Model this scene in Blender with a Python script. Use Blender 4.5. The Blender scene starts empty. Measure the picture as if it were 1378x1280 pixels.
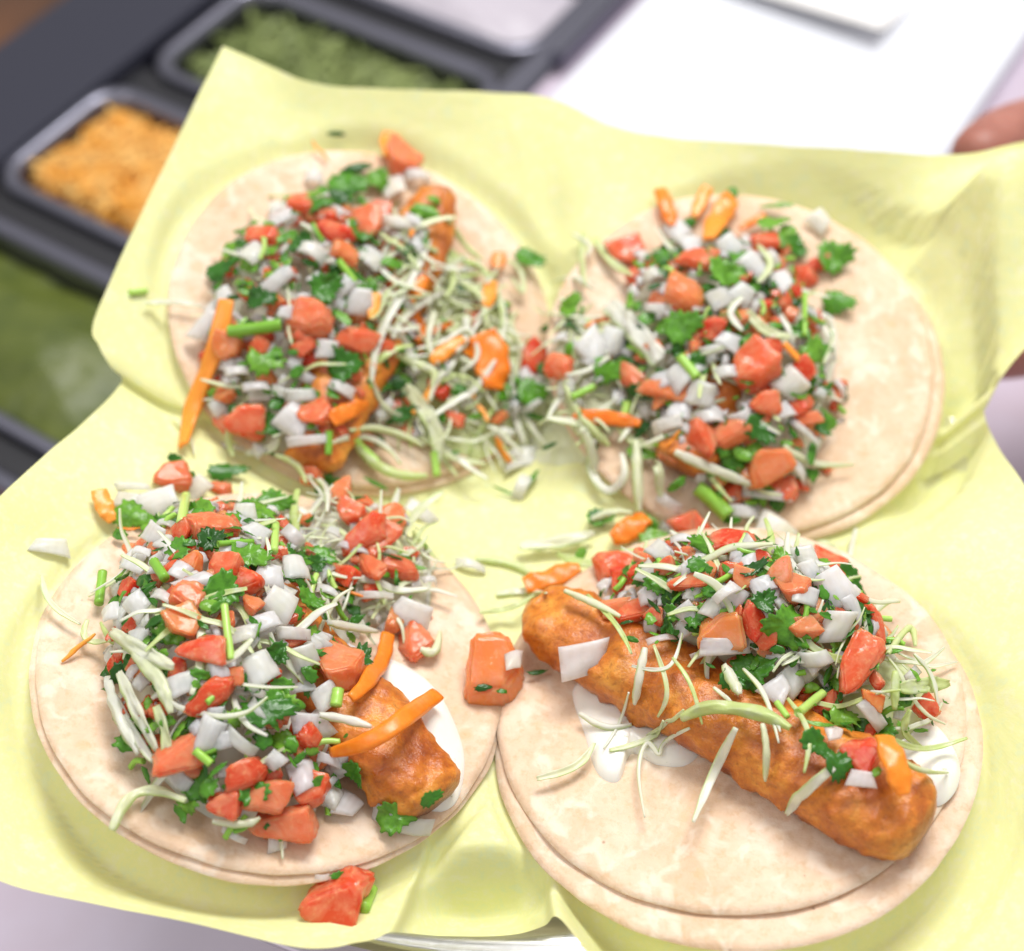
import bpy, bmesh, math, random
from mathutils import Vector, Matrix, noise
from mathutils.bvhtree import BVHTree
random.seed(7)
sc = bpy.context.scene
COL = sc.collection

# ------------------------------------------------------------------ camera
PW, PH, FPX = 1378.0, 1280.0, 2000.0
PITCH = math.radians(52)
CAM = Vector((-0.00625, -0.29679, 0.38962))
FWD = Vector((0, math.cos(PITCH), -math.sin(PITCH)))
UPV = Vector((0, math.sin(PITCH), math.cos(PITCH)))
RGT = Vector((1, 0, 0))
cd = bpy.data.cameras.new('camera')
cam = bpy.data.objects.new('camera', cd); COL.objects.link(cam)
cam.location = CAM
cam.rotation_euler = (math.radians(90) - PITCH, 0, 0)
cd.sensor_width = 36; cd.lens = 36 * FPX / PW
cd.clip_start = 0.02; cd.clip_end = 50
cd.dof.use_dof = True; cd.dof.focus_distance = 0.425; cd.dof.aperture_fstop = 5.8
sc.camera = cam

# ------------------------------------------------------------------ light
world = bpy.data.worlds.new('World'); sc.world = world; world.use_nodes = True
bg = world.node_tree.nodes['Background']
bg.inputs[0].default_value = (1.0, 0.98, 0.965, 1); bg.inputs[1].default_value = 0.45
def area(name, loc, target, size, power, col):
    l = bpy.data.lights.new(name, 'AREA'); l.shape = 'RECTANGLE'; l.size = size[0]; l.size_y = size[1]
    l.energy = power; l.color = col
    o = bpy.data.objects.new(name, l); COL.objects.link(o); o.location = loc
    o.rotation_euler = (Vector(target) - Vector(loc)).to_track_quat('-Z', 'Y').to_euler()
    return o
area('ceiling_panel_light', (0.25, 0.75, 1.55), (0, 0, 0), (0.9, 0.6), 27, (1.0, 0.985, 0.96))
area('side_fill_light', (-1.1, -0.2, 1.4), (0, 0, 0), (0.6, 0.6), 4.5, (1.0, 0.98, 0.95))  # added fill lamp from the left, no real panel known there
sc.view_settings.view_transform = 'Standard'; sc.view_settings.look = 'None'
sc.view_settings.exposure = 0.36; sc.view_settings.gamma = 1.0
sc.view_settings.use_curve_mapping = False
sc.render.engine = 'CYCLES'
sc.cycles.use_denoising = True
sc.cycles.max_bounces = 10; sc.cycles.transparent_max_bounces = 12
sc.cycles.sample_clamp_indirect = 6

# ------------------------------------------------------------------ helpers
def ray(px, py):
    return FWD + RGT * ((px - PW / 2) / FPX) - UPV * ((py - PH / 2) / FPX)
def at(px, py, z):
    d = ray(px, py); return CAM + d * ((z - CAM.z) / d.z)
def smooth(a, b, x):
    t = max(0.0, min(1.0, (x - a) / (b - a))); return t * t * (3 - 2 * t)
def nz(x, y, z=0.0): return noise.noise(Vector((x, y, z)))
def lerp(a, b, t): return a + (b - a) * t
def tag(o, label=None, cat=None, group=None, kind=None):
    if label: o['label'] = label
    if cat: o['category'] = cat
    if group: o['group'] = group
    if kind: o['kind'] = kind
    return o
def link(name, me, mat=None, parent=None, loc=None):
    o = bpy.data.objects.new(name, me); COL.objects.link(o)
    if mat is not None and len(me.materials) == 0: me.materials.append(mat)
    if loc is not None: o.location = loc
    if parent is not None:
        o.parent = parent
        o.matrix_parent_inverse = Matrix.Translation(-parent.location)
    return o
def mesh(name, vs, fs, mat=None, smooth_=True):
    me = bpy.data.meshes.new(name); me.from_pydata([tuple(v) for v in vs], [], fs)
    me.validate()
    if smooth_: me.polygons.foreach_set('use_smooth', [True] * len(me.polygons))
    if mat: me.materials.append(mat)
    return me
def empty(name, loc):
    o = bpy.data.objects.new(name, None); COL.objects.link(o); o.location = loc; o.empty_display_size = 0.02
    return o
def catmull(P, n, closed=False):
    out = []; m = len(P)
    segs = m if closed else m - 1
    for i in range(segs):
        g = (lambda k: P[k % m]) if closed else (lambda k: P[max(0, min(m - 1, k))])
        p0, p1, p2, p3 = g(i - 1), g(i), g(i + 1), g(i + 2)
        for j in range(n):
            t = j / n
            out.append(0.5 * ((2 * p1) + (p2 - p0) * t + (2 * p0 - 5 * p1 + 4 * p2 - p3) * t * t + (3 * p1 - p0 - 3 * p2 + p3) * t ** 3))
    if not closed: out.append(P[-1])
    return out

# ------------------------------------------------------------------ materials
def newmat(name):
    m = bpy.data.materials.new(name); m.use_nodes = True
    nt = m.node_tree; b = nt.nodes['Principled BSDF']
    return m, nt, b
def N(nt, t, **kw):
    n = nt.nodes.new(t)
    for k, v in kw.items(): setattr(n, k, v)
    return n
def ramp(nt, stops, fac):
    r = N(nt, 'ShaderNodeValToRGB')
    e = r.color_ramp.elements
    while len(e) < len(stops): e.new(0.5)
    for i, (p, c) in enumerate(stops): e[i].position = p; e[i].color = (*c, 1)
    nt.links.new(fac, r.inputs[0]); return r
def noise_tex(nt, scale, detail=4, rough=0.6, obj=True, vec=None, dist=0.0):
    n = N(nt, 'ShaderNodeTexNoise'); n.inputs['Scale'].default_value = scale
    n.inputs['Detail'].default_value = detail; n.inputs['Roughness'].default_value = rough
    n.inputs['Distortion'].default_value = dist
    if vec is None:
        vec = N(nt, 'ShaderNodeTexCoord').outputs['Object']
    nt.links.new(vec, n.inputs['Vector']); return n
def geopos(nt): return N(nt, 'ShaderNodeNewGeometry').outputs['Position']
def mixc(nt, fac, a, b, mode='MIX'):
    m = N(nt, 'ShaderNodeMix', data_type='RGBA', blend_type=mode)
    if isinstance(fac, (int, float)): m.inputs[0].default_value = fac
    else: nt.links.new(fac, m.inputs[0])
    for s, v in ((6, a), (7, b)):
        if isinstance(v, tuple): m.inputs[s].default_value = (*v, 1)
        else: nt.links.new(v, m.inputs[s])
    return m.outputs[2]
def bump(nt, b, h, strength, dist):
    n = N(nt, 'ShaderNodeBump'); n.inputs['Strength'].default_value = strength; n.inputs['Distance'].default_value = dist
    nt.links.new(h, n.inputs['Height']); nt.links.new(n.outputs[0], b.inputs['Normal']); return n
def orand(nt): return N(nt, 'ShaderNodeObjectInfo').outputs['Random']
def sss(b, w, r, scale):
    b.inputs['Subsurface Weight'].default_value = w
    b.inputs['Subsurface Radius'].default_value = r
    b.inputs['Subsurface Scale'].default_value = scale
L = lambda nt, a, b: nt.links.new(a, b)

def m_tomato():
    m, nt, b = newmat('tomato flesh')
    p = geopos(nt)
    n1 = noise_tex(nt, 150, 4, 0.6, vec=p, dist=0.8); n2 = noise_tex(nt, 620, 3, 0.55, vec=p)
    base = ramp(nt, [(0.0, (0.72, 0.050, 0.018)), (0.45, (0.81, 0.125, 0.045)), (0.8, (0.85, 0.22, 0.09)), (1.0, (0.86, 0.28, 0.08))], orand(nt))
    pale = mixc(nt, ramp(nt, [(0.42, (0, 0, 0)), (0.68, (0.75, 0.75, 0.75))], n1.outputs[0]).outputs[0], base.outputs[0], (0.88, 0.36, 0.20))
    fin = mixc(nt, ramp(nt, [(0.56, (0, 0, 0)), (0.72, (0.55, 0.55, 0.55))], n2.outputs[0]).outputs[0], pale, (0.88, 0.46, 0.22))
    L(nt, fin, b.inputs['Base Color']); b.inputs['Roughness'].default_value = 0.10
    b.inputs['Transmission Weight'].default_value = 0.22; b.inputs['IOR'].default_value = 1.36
    sss(b, 0.9, (1.0, 0.25, 0.12), 0.006)
    hh = N(nt, 'ShaderNodeMath', operation='ADD'); L(nt, n1.outputs[0], hh.inputs[0]); L(nt, n2.outputs[0], hh.inputs[1])
    bump(nt, b, hh.outputs[0], 0.22, 0.0007); return m
def m_onion():
    m, nt, b = newmat('raw white onion')
    n = noise_tex(nt, 240, 3, 0.5, vec=geopos(nt))
    base = ramp(nt, [(0, (0.90, 0.86, 0.85)), (0.45, (0.93, 0.90, 0.86)), (0.75, (0.88, 0.89, 0.74)), (1, (0.90, 0.80, 0.64))], orand(nt))
    c = mixc(nt, ramp(nt, [(0.38, (0, 0, 0)), (0.7, (0.7, 0.7, 0.7))], n.outputs[0]).outputs[0], base.outputs[0], (0.94, 0.93, 0.93))
    w = N(nt, 'ShaderNodeTexWave'); w.inputs['Scale'].default_value = 1.3; w.inputs['Distortion'].default_value = 2.2; w.inputs['Detail'].default_value = 1
    L(nt, N(nt, 'ShaderNodeTexCoord').outputs['Object'], w.inputs['Vector'])
    c = mixc(nt, ramp(nt, [(0.1, (0.22, 0.22, 0.22)), (0.7, (0, 0, 0))], w.outputs[0]).outputs[0], c, (0.70, 0.68, 0.62))
    L(nt, c, b.inputs['Base Color']); b.inputs['Roughness'].default_value = 0.22
    sss(b, 0.8, (1, 0.9, 0.75), 0.006)
    bump(nt, b, n.outputs[0], 0.25, 0.0006)
    b.inputs['Transmission Weight'].default_value = 0.14; b.inputs['IOR'].default_value = 1.34
    tr = N(nt, 'ShaderNodeBsdfTranslucent'); tr.inputs[0].default_value = (0.92, 0.90, 0.84, 1)
    mx = N(nt, 'ShaderNodeMixShader'); mx.inputs[0].default_value = 0.22
    L(nt, b.outputs[0], mx.inputs[1]); L(nt, tr.outputs[0], mx.inputs[2])
    L(nt, mx.outputs[0], nt.nodes['Material Output'].inputs[0]); return m
def m_leaf():
    m, nt, b = newmat('wet cilantro leaf')
    n = noise_tex(nt, 420, 3, 0.6, vec=geopos(nt))
    base = ramp(nt, [(0, (0.022, 0.10, 0.012)), (0.35, (0.06, 0.24, 0.018)), (0.7, (0.14, 0.40, 0.03)), (1, (0.26, 0.52, 0.05))], orand(nt))
    c = mixc(nt, ramp(nt, [(0.4, (0, 0, 0)), (0.75, (0.6, 0.6, 0.6))], n.outputs[0]).outputs[0], base.outputs[0], (0.02, 0.10, 0.012))
    L(nt, c, b.inputs['Base Color']); b.inputs['Roughness'].default_value = 0.27
    bump(nt, b, n.outputs[0], 0.5, 0.0006)
    tr = N(nt, 'ShaderNodeBsdfTranslucent'); L(nt, mixc(nt, 0.5, c, (0.25, 0.6, 0.05)), tr.inputs[0])
    mx = N(nt, 'ShaderNodeMixShader'); mx.inputs[0].default_value = 0.28
    L(nt, b.outputs[0], mx.inputs[1]); L(nt, tr.outputs[0], mx.inputs[2])
    L(nt, mx.outputs[0], nt.nodes['Material Output'].inputs[0]); return m
def m_stem():
    m, nt, b = newmat('cilantro stem')
    base = ramp(nt, [(0, (0.16, 0.38, 0.03)), (0.6, (0.32, 0.58, 0.08)), (1, (0.52, 0.70, 0.20))], orand(nt))
    L(nt, base.outputs[0], b.inputs['Base Color']); b.inputs['Roughness'].default_value = 0.28
    sss(b, 0.4, (0.6, 1, 0.2), 0.0015); return m
def m_cabbage():
    m, nt, b = newmat('shredded cabbage')
    a = N(nt, 'ShaderNodeAttribute', attribute_name='across')
    n = noise_tex(nt, 260, 3, 0.5, vec=geopos(nt))
    base = ramp(nt, [(0, (0.86, 0.86, 0.76)), (0.45, (0.84, 0.86, 0.66)), (0.8, (0.74, 0.82, 0.44)), (1, (0.60, 0.74, 0.26))], orand(nt))
    edge = mixc(nt, ramp(nt, [(0.72, (0, 0, 0)), (1.0, (0.8, 0.8, 0.8))], a.outputs['Fac']).outputs[0], base.outputs[0], (0.50, 0.68, 0.18))
    c = mixc(nt, ramp(nt, [(0.5, (0, 0, 0)), (0.75, (0.5, 0.5, 0.5))], n.outputs[0]).outputs[0], edge, (0.88, 0.87, 0.84))
    L(nt, c, b.inputs['Base Color']); b.inputs['Roughness'].default_value = 0.3
    sss(b, 0.35, (1, 1, 0.7), 0.0015)
    bump(nt, b, n.outputs[0], 0.2, 0.0004)
    tr = N(nt, 'ShaderNodeBsdfTranslucent'); L(nt, c, tr.inputs[0])
    mx = N(nt, 'ShaderNodeMixShader'); mx.inputs[0].default_value = 0.3
    L(nt, b.outputs[0], mx.inputs[1]); L(nt, tr.outputs[0], mx.inputs[2])
    L(nt, mx.outputs[0], nt.nodes['Material Output'].inputs[0]); return m
def m_carrot():
    m, nt, b = newmat('carrot shred')
    n = noise_tex(nt, 400, 3, 0.6, vec=geopos(nt))
    base = ramp(nt, [(0, (0.80, 0.17, 0.008)), (0.6, (0.86, 0.25, 0.012)), (1, (0.90, 0.38, 0.06))], orand(nt))
    c = mixc(nt, ramp(nt, [(0.45, (0, 0, 0)), (0.8, (0.6, 0.6, 0.6))], n.outputs[0]).outputs[0], base.outputs[0], (0.88, 0.33, 0.04))
    L(nt, c, b.inputs['Base Color']); b.inputs['Roughness'].default_value = 0.33
    sss(b, 0.4, (1, 0.4, 0.1), 0.002); bump(nt, b, n.outputs[0], 0.25, 0.0004); return m
def m_fish():
    m, nt, b = newmat('fried golden batter')
    p = geopos(nt)
    n1 = noise_tex(nt, 75, 5, 0.66, vec=p); n2 = noise_tex(nt, 520, 4, 0.65, vec=p); n3 = noise_tex(nt, 1500, 2, 0.5, vec=p)
    r1 = ramp(nt, [(0.28, (0.27, 0.050, 0.009)), (0.41, (0.48, 0.122, 0.015)), (0.54, (0.65, 0.210, 0.024)), (0.70, (0.80, 0.36, 0.06))], n1.outputs[0])
    c = mixc(nt, ramp(nt, [(0.33, (0.5, 0.5, 0.5)), (0.50, (0, 0, 0))], n2.outputs[0]).outputs[0], r1.outputs[0], (0.30, 0.075, 0.014))
    a = N(nt, 'ShaderNodeAttribute', attribute_name='batter_dark')
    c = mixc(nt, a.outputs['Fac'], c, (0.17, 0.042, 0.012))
    L(nt, c, b.inputs['Base Color']); b.inputs['Roughness'].default_value = 0.29
    sss(b, 0.15, (1, 0.4, 0.15), 0.002)
    mx = N(nt, 'ShaderNodeMath', operation='MULTIPLY_ADD'); L(nt, n3.outputs[0], mx.inputs[0]); mx.inputs[1].default_value = 0.35; L(nt, n2.outputs[0], mx.inputs[2])
    bump(nt, b, mx.outputs[0], 0.45, 0.001); return m
def m_tortilla():
    m, nt, b = newmat('corn tortilla')
    p = N(nt, 'ShaderNodeTexCoord').outputs['Object']
    n1 = noise_tex(nt, 38, 6, 0.65, vec=p); n2 = noise_tex(nt, 330, 5, 0.7, vec=p); n3 = noise_tex(nt, 130, 3, 0.5, vec=p, dist=0.5)
    c = ramp(nt, [(0.3, (0.65, 0.45, 0.29)), (0.5, (0.76, 0.565, 0.405)), (0.7, (0.84, 0.68, 0.535))], n1.outputs[0]).outputs[0]
    c = mixc(nt, ramp(nt, [(0.36, (0.55, 0.55, 0.55)), (0.50, (0, 0, 0))], n2.outputs[0]).outputs[0], c, (0.66, 0.44, 0.25))
    c = mixc(nt, ramp(nt, [(0.52, (0, 0, 0)), (0.66, (0.6, 0.6, 0.6))], n3.outputs[0]).outputs[0], c, (0.88, 0.755, 0.63))
    v = N(nt, 'ShaderNodeTexVoronoi'); v.inputs['Scale'].default_value = 62; L(nt, p, v.inputs['Vector'])
    c = mixc(nt, ramp(nt, [(0.0, (0.55, 0.55, 0.55)), (0.12, (0.28, 0.28, 0.28)), (0.17, (0, 0, 0))], v.outputs['Distance']).outputs[0], c, (0.76, 0.43, 0.20))
    v2 = N(nt, 'ShaderNodeTexVoronoi'); v2.inputs['Scale'].default_value = 95; L(nt, p, v2.inputs['Vector'])
    c = mixc(nt, ramp(nt, [(0.0, (0.8, 0.8, 0.8)), (0.035, (0.5, 0.5, 0.5)), (0.06, (0, 0, 0))], v2.outputs['Distance']).outputs[0], c, (0.34, 0.20, 0.12))
    L(nt, c, b.inputs['Base Color']); b.inputs['Roughness'].default_value = 0.72
    sss(b, 0.25, (1, 0.7, 0.45), 0.002)
    h = N(nt, 'ShaderNodeMath', operation='ADD'); L(nt, n2.outputs[0], h.inputs[0]); L(nt, n3.outputs[0], h.inputs[1])
    bump(nt, b, h.outputs[0], 0.5, 0.0008); return m
def m_sauce():
    m, nt, b = newmat('white crema sauce')
    n = noise_tex(nt, 330, 3, 0.6, vec=geopos(nt))
    c = ramp(nt, [(0.25, (0.55, 0.58, 0.44)), (0.34, (0.86, 0.85, 0.79)), (1, (0.89, 0.88, 0.83))], n.outputs[0])
    L(nt, c.outputs[0], b.inputs['Base Color']); b.inputs['Roughness'].default_value = 0.16
    sss(b, 0.5, (1, 0.9, 0.7), 0.002); return m
def m_paper():
    m, nt, b = newmat('pale yellow tissue paper')
    p = N(nt, 'ShaderNodeTexCoord').outputs['Object']
    n1 = noise_tex(nt, 190, 5, 0.75, vec=p); n2 = noise_tex(nt, 34, 5, 0.55, vec=p, dist=0.6)
    c = ramp(nt, [(0.36, (0.84, 0.90, 0.52)), (0.5, (0.90, 0.91, 0.42)), (0.64, (0.91, 0.92, 0.56))], n1.outputs[0]).outputs[0]
    L(nt, c, b.inputs['Base Color']); b.inputs['Roughness'].default_value = 0.55
    b.inputs['Specular IOR Level'].default_value = 0.35
    bump(nt, b, n2.outputs[0], 0.35, 0.003)
    tr = N(nt, 'ShaderNodeBsdfTranslucent'); L(nt, mixc(nt, 0.5, c, (0.95, 0.92, 0.40)), tr.inputs[0])
    mx = N(nt, 'ShaderNodeMixShader'); mx.inputs[0].default_value = 0.22
    L(nt, b.outputs[0], mx.inputs[1]); L(nt, tr.outputs[0], mx.inputs[2])
    L(nt, mx.outputs[0], nt.nodes['Material Output'].inputs[0]); return m
def m_simple(name, col, rough=0.5, metal=0.0, var=None, scale=20, bumpd=None):
    m, nt, b = newmat(name)
    b.inputs['Base Color'].default_value = (*col, 1); b.inputs['Roughness'].default_value = rough; b.inputs['Metallic'].default_value = metal
    if var:
        n = noise_tex(nt, scale, 4, 0.6, vec=geopos(nt))
        L(nt, mixc(nt, ramp(nt, [(0.35, (0, 0, 0)), (0.65, (1, 1, 1))], n.outputs[0]).outputs[0], col, var), b.inputs['Base Color'])
        if bumpd: bump(nt, b, n.outputs[0], 0.6, bumpd)
    return m
def m_clear():
    m, nt, b = newmat('clear plastic'); nt.nodes.remove(b)
    t = N(nt, 'ShaderNodeBsdfTransparent'); t.inputs[0].default_value = (0.93, 0.93, 0.95, 1)
    g = N(nt, 'ShaderNodeBsdfGlossy'); g.inputs['Roughness'].default_value = 0.08
    d = N(nt, 'ShaderNodeBsdfDiffuse'); d.inputs[0].default_value = (0.8, 0.8, 0.86, 1)
    f = N(nt, 'ShaderNodeFresnel'); f.inputs[0].default_value = 1.5
    m1 = N(nt, 'ShaderNodeMixShader'); L(nt, f.outputs[0], m1.inputs[0]); L(nt, t.outputs[0], m1.inputs[1]); L(nt, g.outputs[0], m1.inputs[2])
    m2 = N(nt, 'ShaderNodeMixShader'); m2.inputs[0].default_value = 0.10; L(nt, m1.outputs[0], m2.inputs[1]); L(nt, d.outputs[0], m2.inputs[2])
    L(nt, m2.outputs[0], nt.nodes['Material Output'].inputs[0]); return m

M = dict(t=m_tomato(), o=m_onion(), c=m_leaf(), s=m_stem(), b=m_cabbage(), k=m_carrot(), fish=m_fish(), tortilla=m_tortilla(), sauce=m_sauce(), paper=m_paper(), clear=m_clear())
M['steel'] = m_simple('brushed steel', (0.21, 0.21, 0.26), 0.34, 1.0)
M['counter'] = m_simple('pale counter', (0.56, 0.50, 0.62), 0.4, 0.0, (0.50, 0.41, 0.49), 9)
M['dark'] = m_simple('dark cooler rail', (0.012, 0.012, 0.016), 0.5, 0.0)
M['rail'] = m_simple('blue grey steel rail', (0.026, 0.027, 0.045), 0.45, 0.2)
M['board'] = m_simple('white board', (0.70, 0.72, 0.78), 0.45)
M['slip'] = m_simple('white slip', (0.88, 0.86, 0.85), 0.6)
M['cheese'] = m_simple('orange cheese', (0.78, 0.26, 0.015), 0.5, 0, (0.85, 0.42, 0.12), 70)
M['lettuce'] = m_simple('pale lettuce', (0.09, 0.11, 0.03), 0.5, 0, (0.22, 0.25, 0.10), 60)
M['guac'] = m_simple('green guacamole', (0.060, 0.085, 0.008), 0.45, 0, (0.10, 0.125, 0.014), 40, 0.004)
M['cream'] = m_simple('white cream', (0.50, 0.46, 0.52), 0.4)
M['salsa'] = m_simple('red salsa', (0.40, 0.10, 0.07), 0.4, 0, (0.5, 0.35, 0.3), 60)
M['brown'] = m_simple('brown bin', (0.05, 0.020, 0.008), 0.5, 0, (0.12, 0.045, 0.015), 12)

# ------------------------------------------------------------------ heights: bowl of paper, tortillas, piles
# each taco: centre, normal of the lower tortilla top, offset of the upper tortilla
TAC = dict(
    fr=dict(c=Vector((0.0590, -0.0850, -0.0018)), n=Vector((-0.13, 0.115, 0.985)).normalized(), up=(-0.0012, 0.0085), r=0.0705),
    fl=dict(c=Vector((-0.0772, -0.0690, 0.0040)), n=Vector((0.23, 0.105, 0.965)).normalized(), up=(0.0008, 0.0012), r=0.0700),
    bl=dict(c=Vector((-0.0592, 0.0820, -0.0010)), n=Vector((0.24, -0.26, 0.935)).normalized(), up=(-0.0020, 0.0005), r=0.0700),
    br=dict(c=Vector((0.0788, 0.0637, -0.0051)), n=Vector((0.02, -0.237, 0.97)).normalized(), up=(-0.0032, 0.0015), r=0.0705),
)
THK = 0.0016
def plane_z(t, x, y, off=0.0):
    c, n = t['c'], t['n']; return c.z + off / n.z - (n.x * (x - c.x) + n.y * (y - c.y)) / n.z
def bowl(r):
    return -0.024 + (2.1 * r * r if r < 0.15 else 2.1 * 0.0225 + 0.63 * (r - 0.15))
def paper_h(x, y):
    r = math.hypot(x, y); sw = 0.12; sz = 0.12 * bowl(r)
    for t in TAC.values():
        d = math.hypot(x - t['c'].x, y - t['c'].y); w = math.exp(-(d / 0.066) ** 4)
        sw += w; sz += w * (plane_z(t, x, y) - THK - 0.0008)
    h = sz / sw
    for t in TAC.values():
        d = math.hypot(x - t['c'].x, y - t['c'].y)
        if d < 0.085:
            lim = plane_z(t, x, y) - THK - 0.0006 + max(0, d - 0.0725) * 1.5
            h = min(h, lim)
    return h
FISH = {}
MOUNDS = []   # taco key, cx, cy, a, b, cos, sin, h, power
def mound(k, px, py, a, b, rot, h, pw=0.75):
    t = TAC[k]
    d = ray(px, py); n = t['n']; s = ((t['c'] - CAM).dot(n)) / d.dot(n); p = CAM + d * s
    r = math.radians(rot); MOUNDS.append((k, p.x, p.y, a, b, math.cos(r), math.sin(r), h, pw))
mound('bl', 430, 450, 0.038, 0.056, -14, 0.025)
mound('bl', 605, 490, 0.030, 0.042, 10, 0.010)
mound('br', 975, 505, 0.041, 0.054, 10, 0.024)
mound('br', 770, 520, 0.024, 0.030, 0, 0.009)
mound('fl', 325, 895, 0.037, 0.062, 12, 0.034)
mound('fl', 490, 760, 0.024, 0.030, 20, 0.012)
mound('fr', 990, 866, 0.046, 0.029, -24, 0.036, 0.6)
mound('fr', 1160, 950, 0.022, 0.022, -30, 0.020)
def mound_h(x, y):
    best = 0.0
    for (k, cx, cy, a, b, co, si, h, pw) in MOUNDS:
        dx, dy = x - cx, y - cy
        u = (dx * co + dy * si) / a; v = (-dx * si + dy * co) / b
        q = 1 - u * u - v * v
        if q > 0: best = max(best, h * q ** pw)
    return best
def tort_top(x, y):
    best = None
    for t in TAC.values():
        d = math.hypot(x - t['c'].x, y - t['c'].y)
        if d < 0.0695:
            z = plane_z(t, x, y, THK + 0.0004)
            best = z if best is None else max(best, z)
    return best
def fish_h(x, y, base):
    best = None
    for pts in FISH.values():
        for i in range(len(pts) - 1):
            (ax, ay, ar), (bx, by, br_) = pts[i], pts[i + 1]
            dx, dy = bx - ax, by - ay; l2 = dx * dx + dy * dy
            s = max(0, min(1, ((x - ax) * dx + (y - ay) * dy) / l2))
            d = math.hypot(x - ax - dx * s, y - ay - dy * s); r = ar + (br_ - ar) * s
            if d < r:
                z = base + r * 0.75 + math.sqrt(r * r - d * d) * 0.78
                best = z if best is None else max(best, z)
    return best
PAPER = []
def paper_z(x, y):
    if PAPER:
        h = PAPER[0].ray_cast(Vector((x, y, 0.2)), Vector((0, 0, -1)))[0]
        if h is not None: return h.z
    return paper_h(x, y)
def Z(x, y):
    t = tort_top(x, y)
    b = paper_z(x, y) if t is None else t
    z = b + mound_h(x, y)
    f = fish_h(x, y, b)
    return max(z, f) if f is not None else z
def hit(px, py, lift=0.0, field=None):
    fn = field or Z
    d = ray(px, py)
    s0 = (0.075 - CAM.z) / d.z; s1 = (-0.06 - CAM.z) / d.z
    n = 70; prev = s0
    for i in range(n + 1):
        s = s0 + (s1 - s0) * i / n; p = CAM + d * s
        if p.z <= fn(p.x, p.y) + lift:
            lo, hi = prev, s
            for _ in range(8):
                mid = (lo + hi) / 2; q = CAM + d * mid
                if q.z <= fn(q.x, q.y) + lift: hi = mid
                else: lo = mid
            return CAM + d * hi
        prev = s
    return CAM + d * s1
def surf_n(x, y, e=0.004):
    return Vector((Z(x - e, y) - Z(x + e, y), Z(x, y - e) - Z(x, y + e), 2 * e)).normalized()
def pxm(p): return (p - CAM).dot(FWD) / FPX      # metres per photo pixel at p

# ------------------------------------------------------------------ setting: counter, rail, pans
AX = Vector((0.53, 0.848, 0)).normalized(); BX = Vector((0.848, -0.53, 0)).normalized()
TZ = -0.20
def ab(a, b, z): return AX * a + BX * b + Vector((0, 0, z))
def prism(name, poly, z0, z1, mat, bev=0.0, parent=None):
    bm = bmesh.new()
    vs = [bm.verts.new((p.x, p.y, z0)) for p in poly]
    f = bm.faces.new(vs); bm.normal_update()
    if f.normal.z > 0: f.normal_flip()
    r = bmesh.ops.extrude_face_region(bm, geom=[f])
    for v in r['geom']:
        if isinstance(v, bmesh.types.BMVert): v.co.z = z1
    bmesh.ops.recalc_face_normals(bm, faces=bm.faces)
    if bev: bmesh.ops.bevel(bm, geom=list(bm.edges), offset=bev, segments=2, affect='EDGES', clamp_overlap=True)
    me = bpy.data.meshes.new(name); bm.to_mesh(me); bm.free()
    return link(name, me, mat, parent)
def abquad(a0, a1, b0, b1): return [ab(a0, b0, 0), ab(a1, b0, 0), ab(a1, b1, 0), ab(a0, b1, 0)]
tag(prism('counter', abquad(-1.4, 1.6, -0.243, 1.2), TZ - 0.04, TZ, M['counter']), kind='structure')
tag(prism('floor', abquad(-3, 3, -3, 3), TZ - 0.62, TZ - 0.6, M['dark']), kind='structure')
def rrect(a0, a1, b0, b1, r, n=6):
    out = []
    for (ca, cb, s) in ((a1 - r, b1 - r, 0), (a0 + r, b1 - r, 1), (a0 + r, b0 + r, 2), (a1 - r, b0 + r, 3)):
        for i in range(n + 1):
            an = math.pi / 2 * (s + i / n); out.append((ca + r * math.cos(an), cb + r * math.sin(an)))
    return out
def shell(name, rings, mat, parent=None, cap=False, closed=False):
    n = len(rings[0]); vs = [v for r in rings for v in r]; fs = []
    for k in range(len(rings) - 1 + (1 if closed else 0)):
        k2 = (k + 1) % len(rings)
        for i in range(n):
            j = (i + 1) % n; fs.append((k * n + i, k * n + j, k2 * n + j, k2 * n + i))
    if cap: fs.append(tuple((len(rings) - 1) * n + i for i in range(n)))
    return link(name, mesh(name, vs, fs, mat), None, parent)
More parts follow.
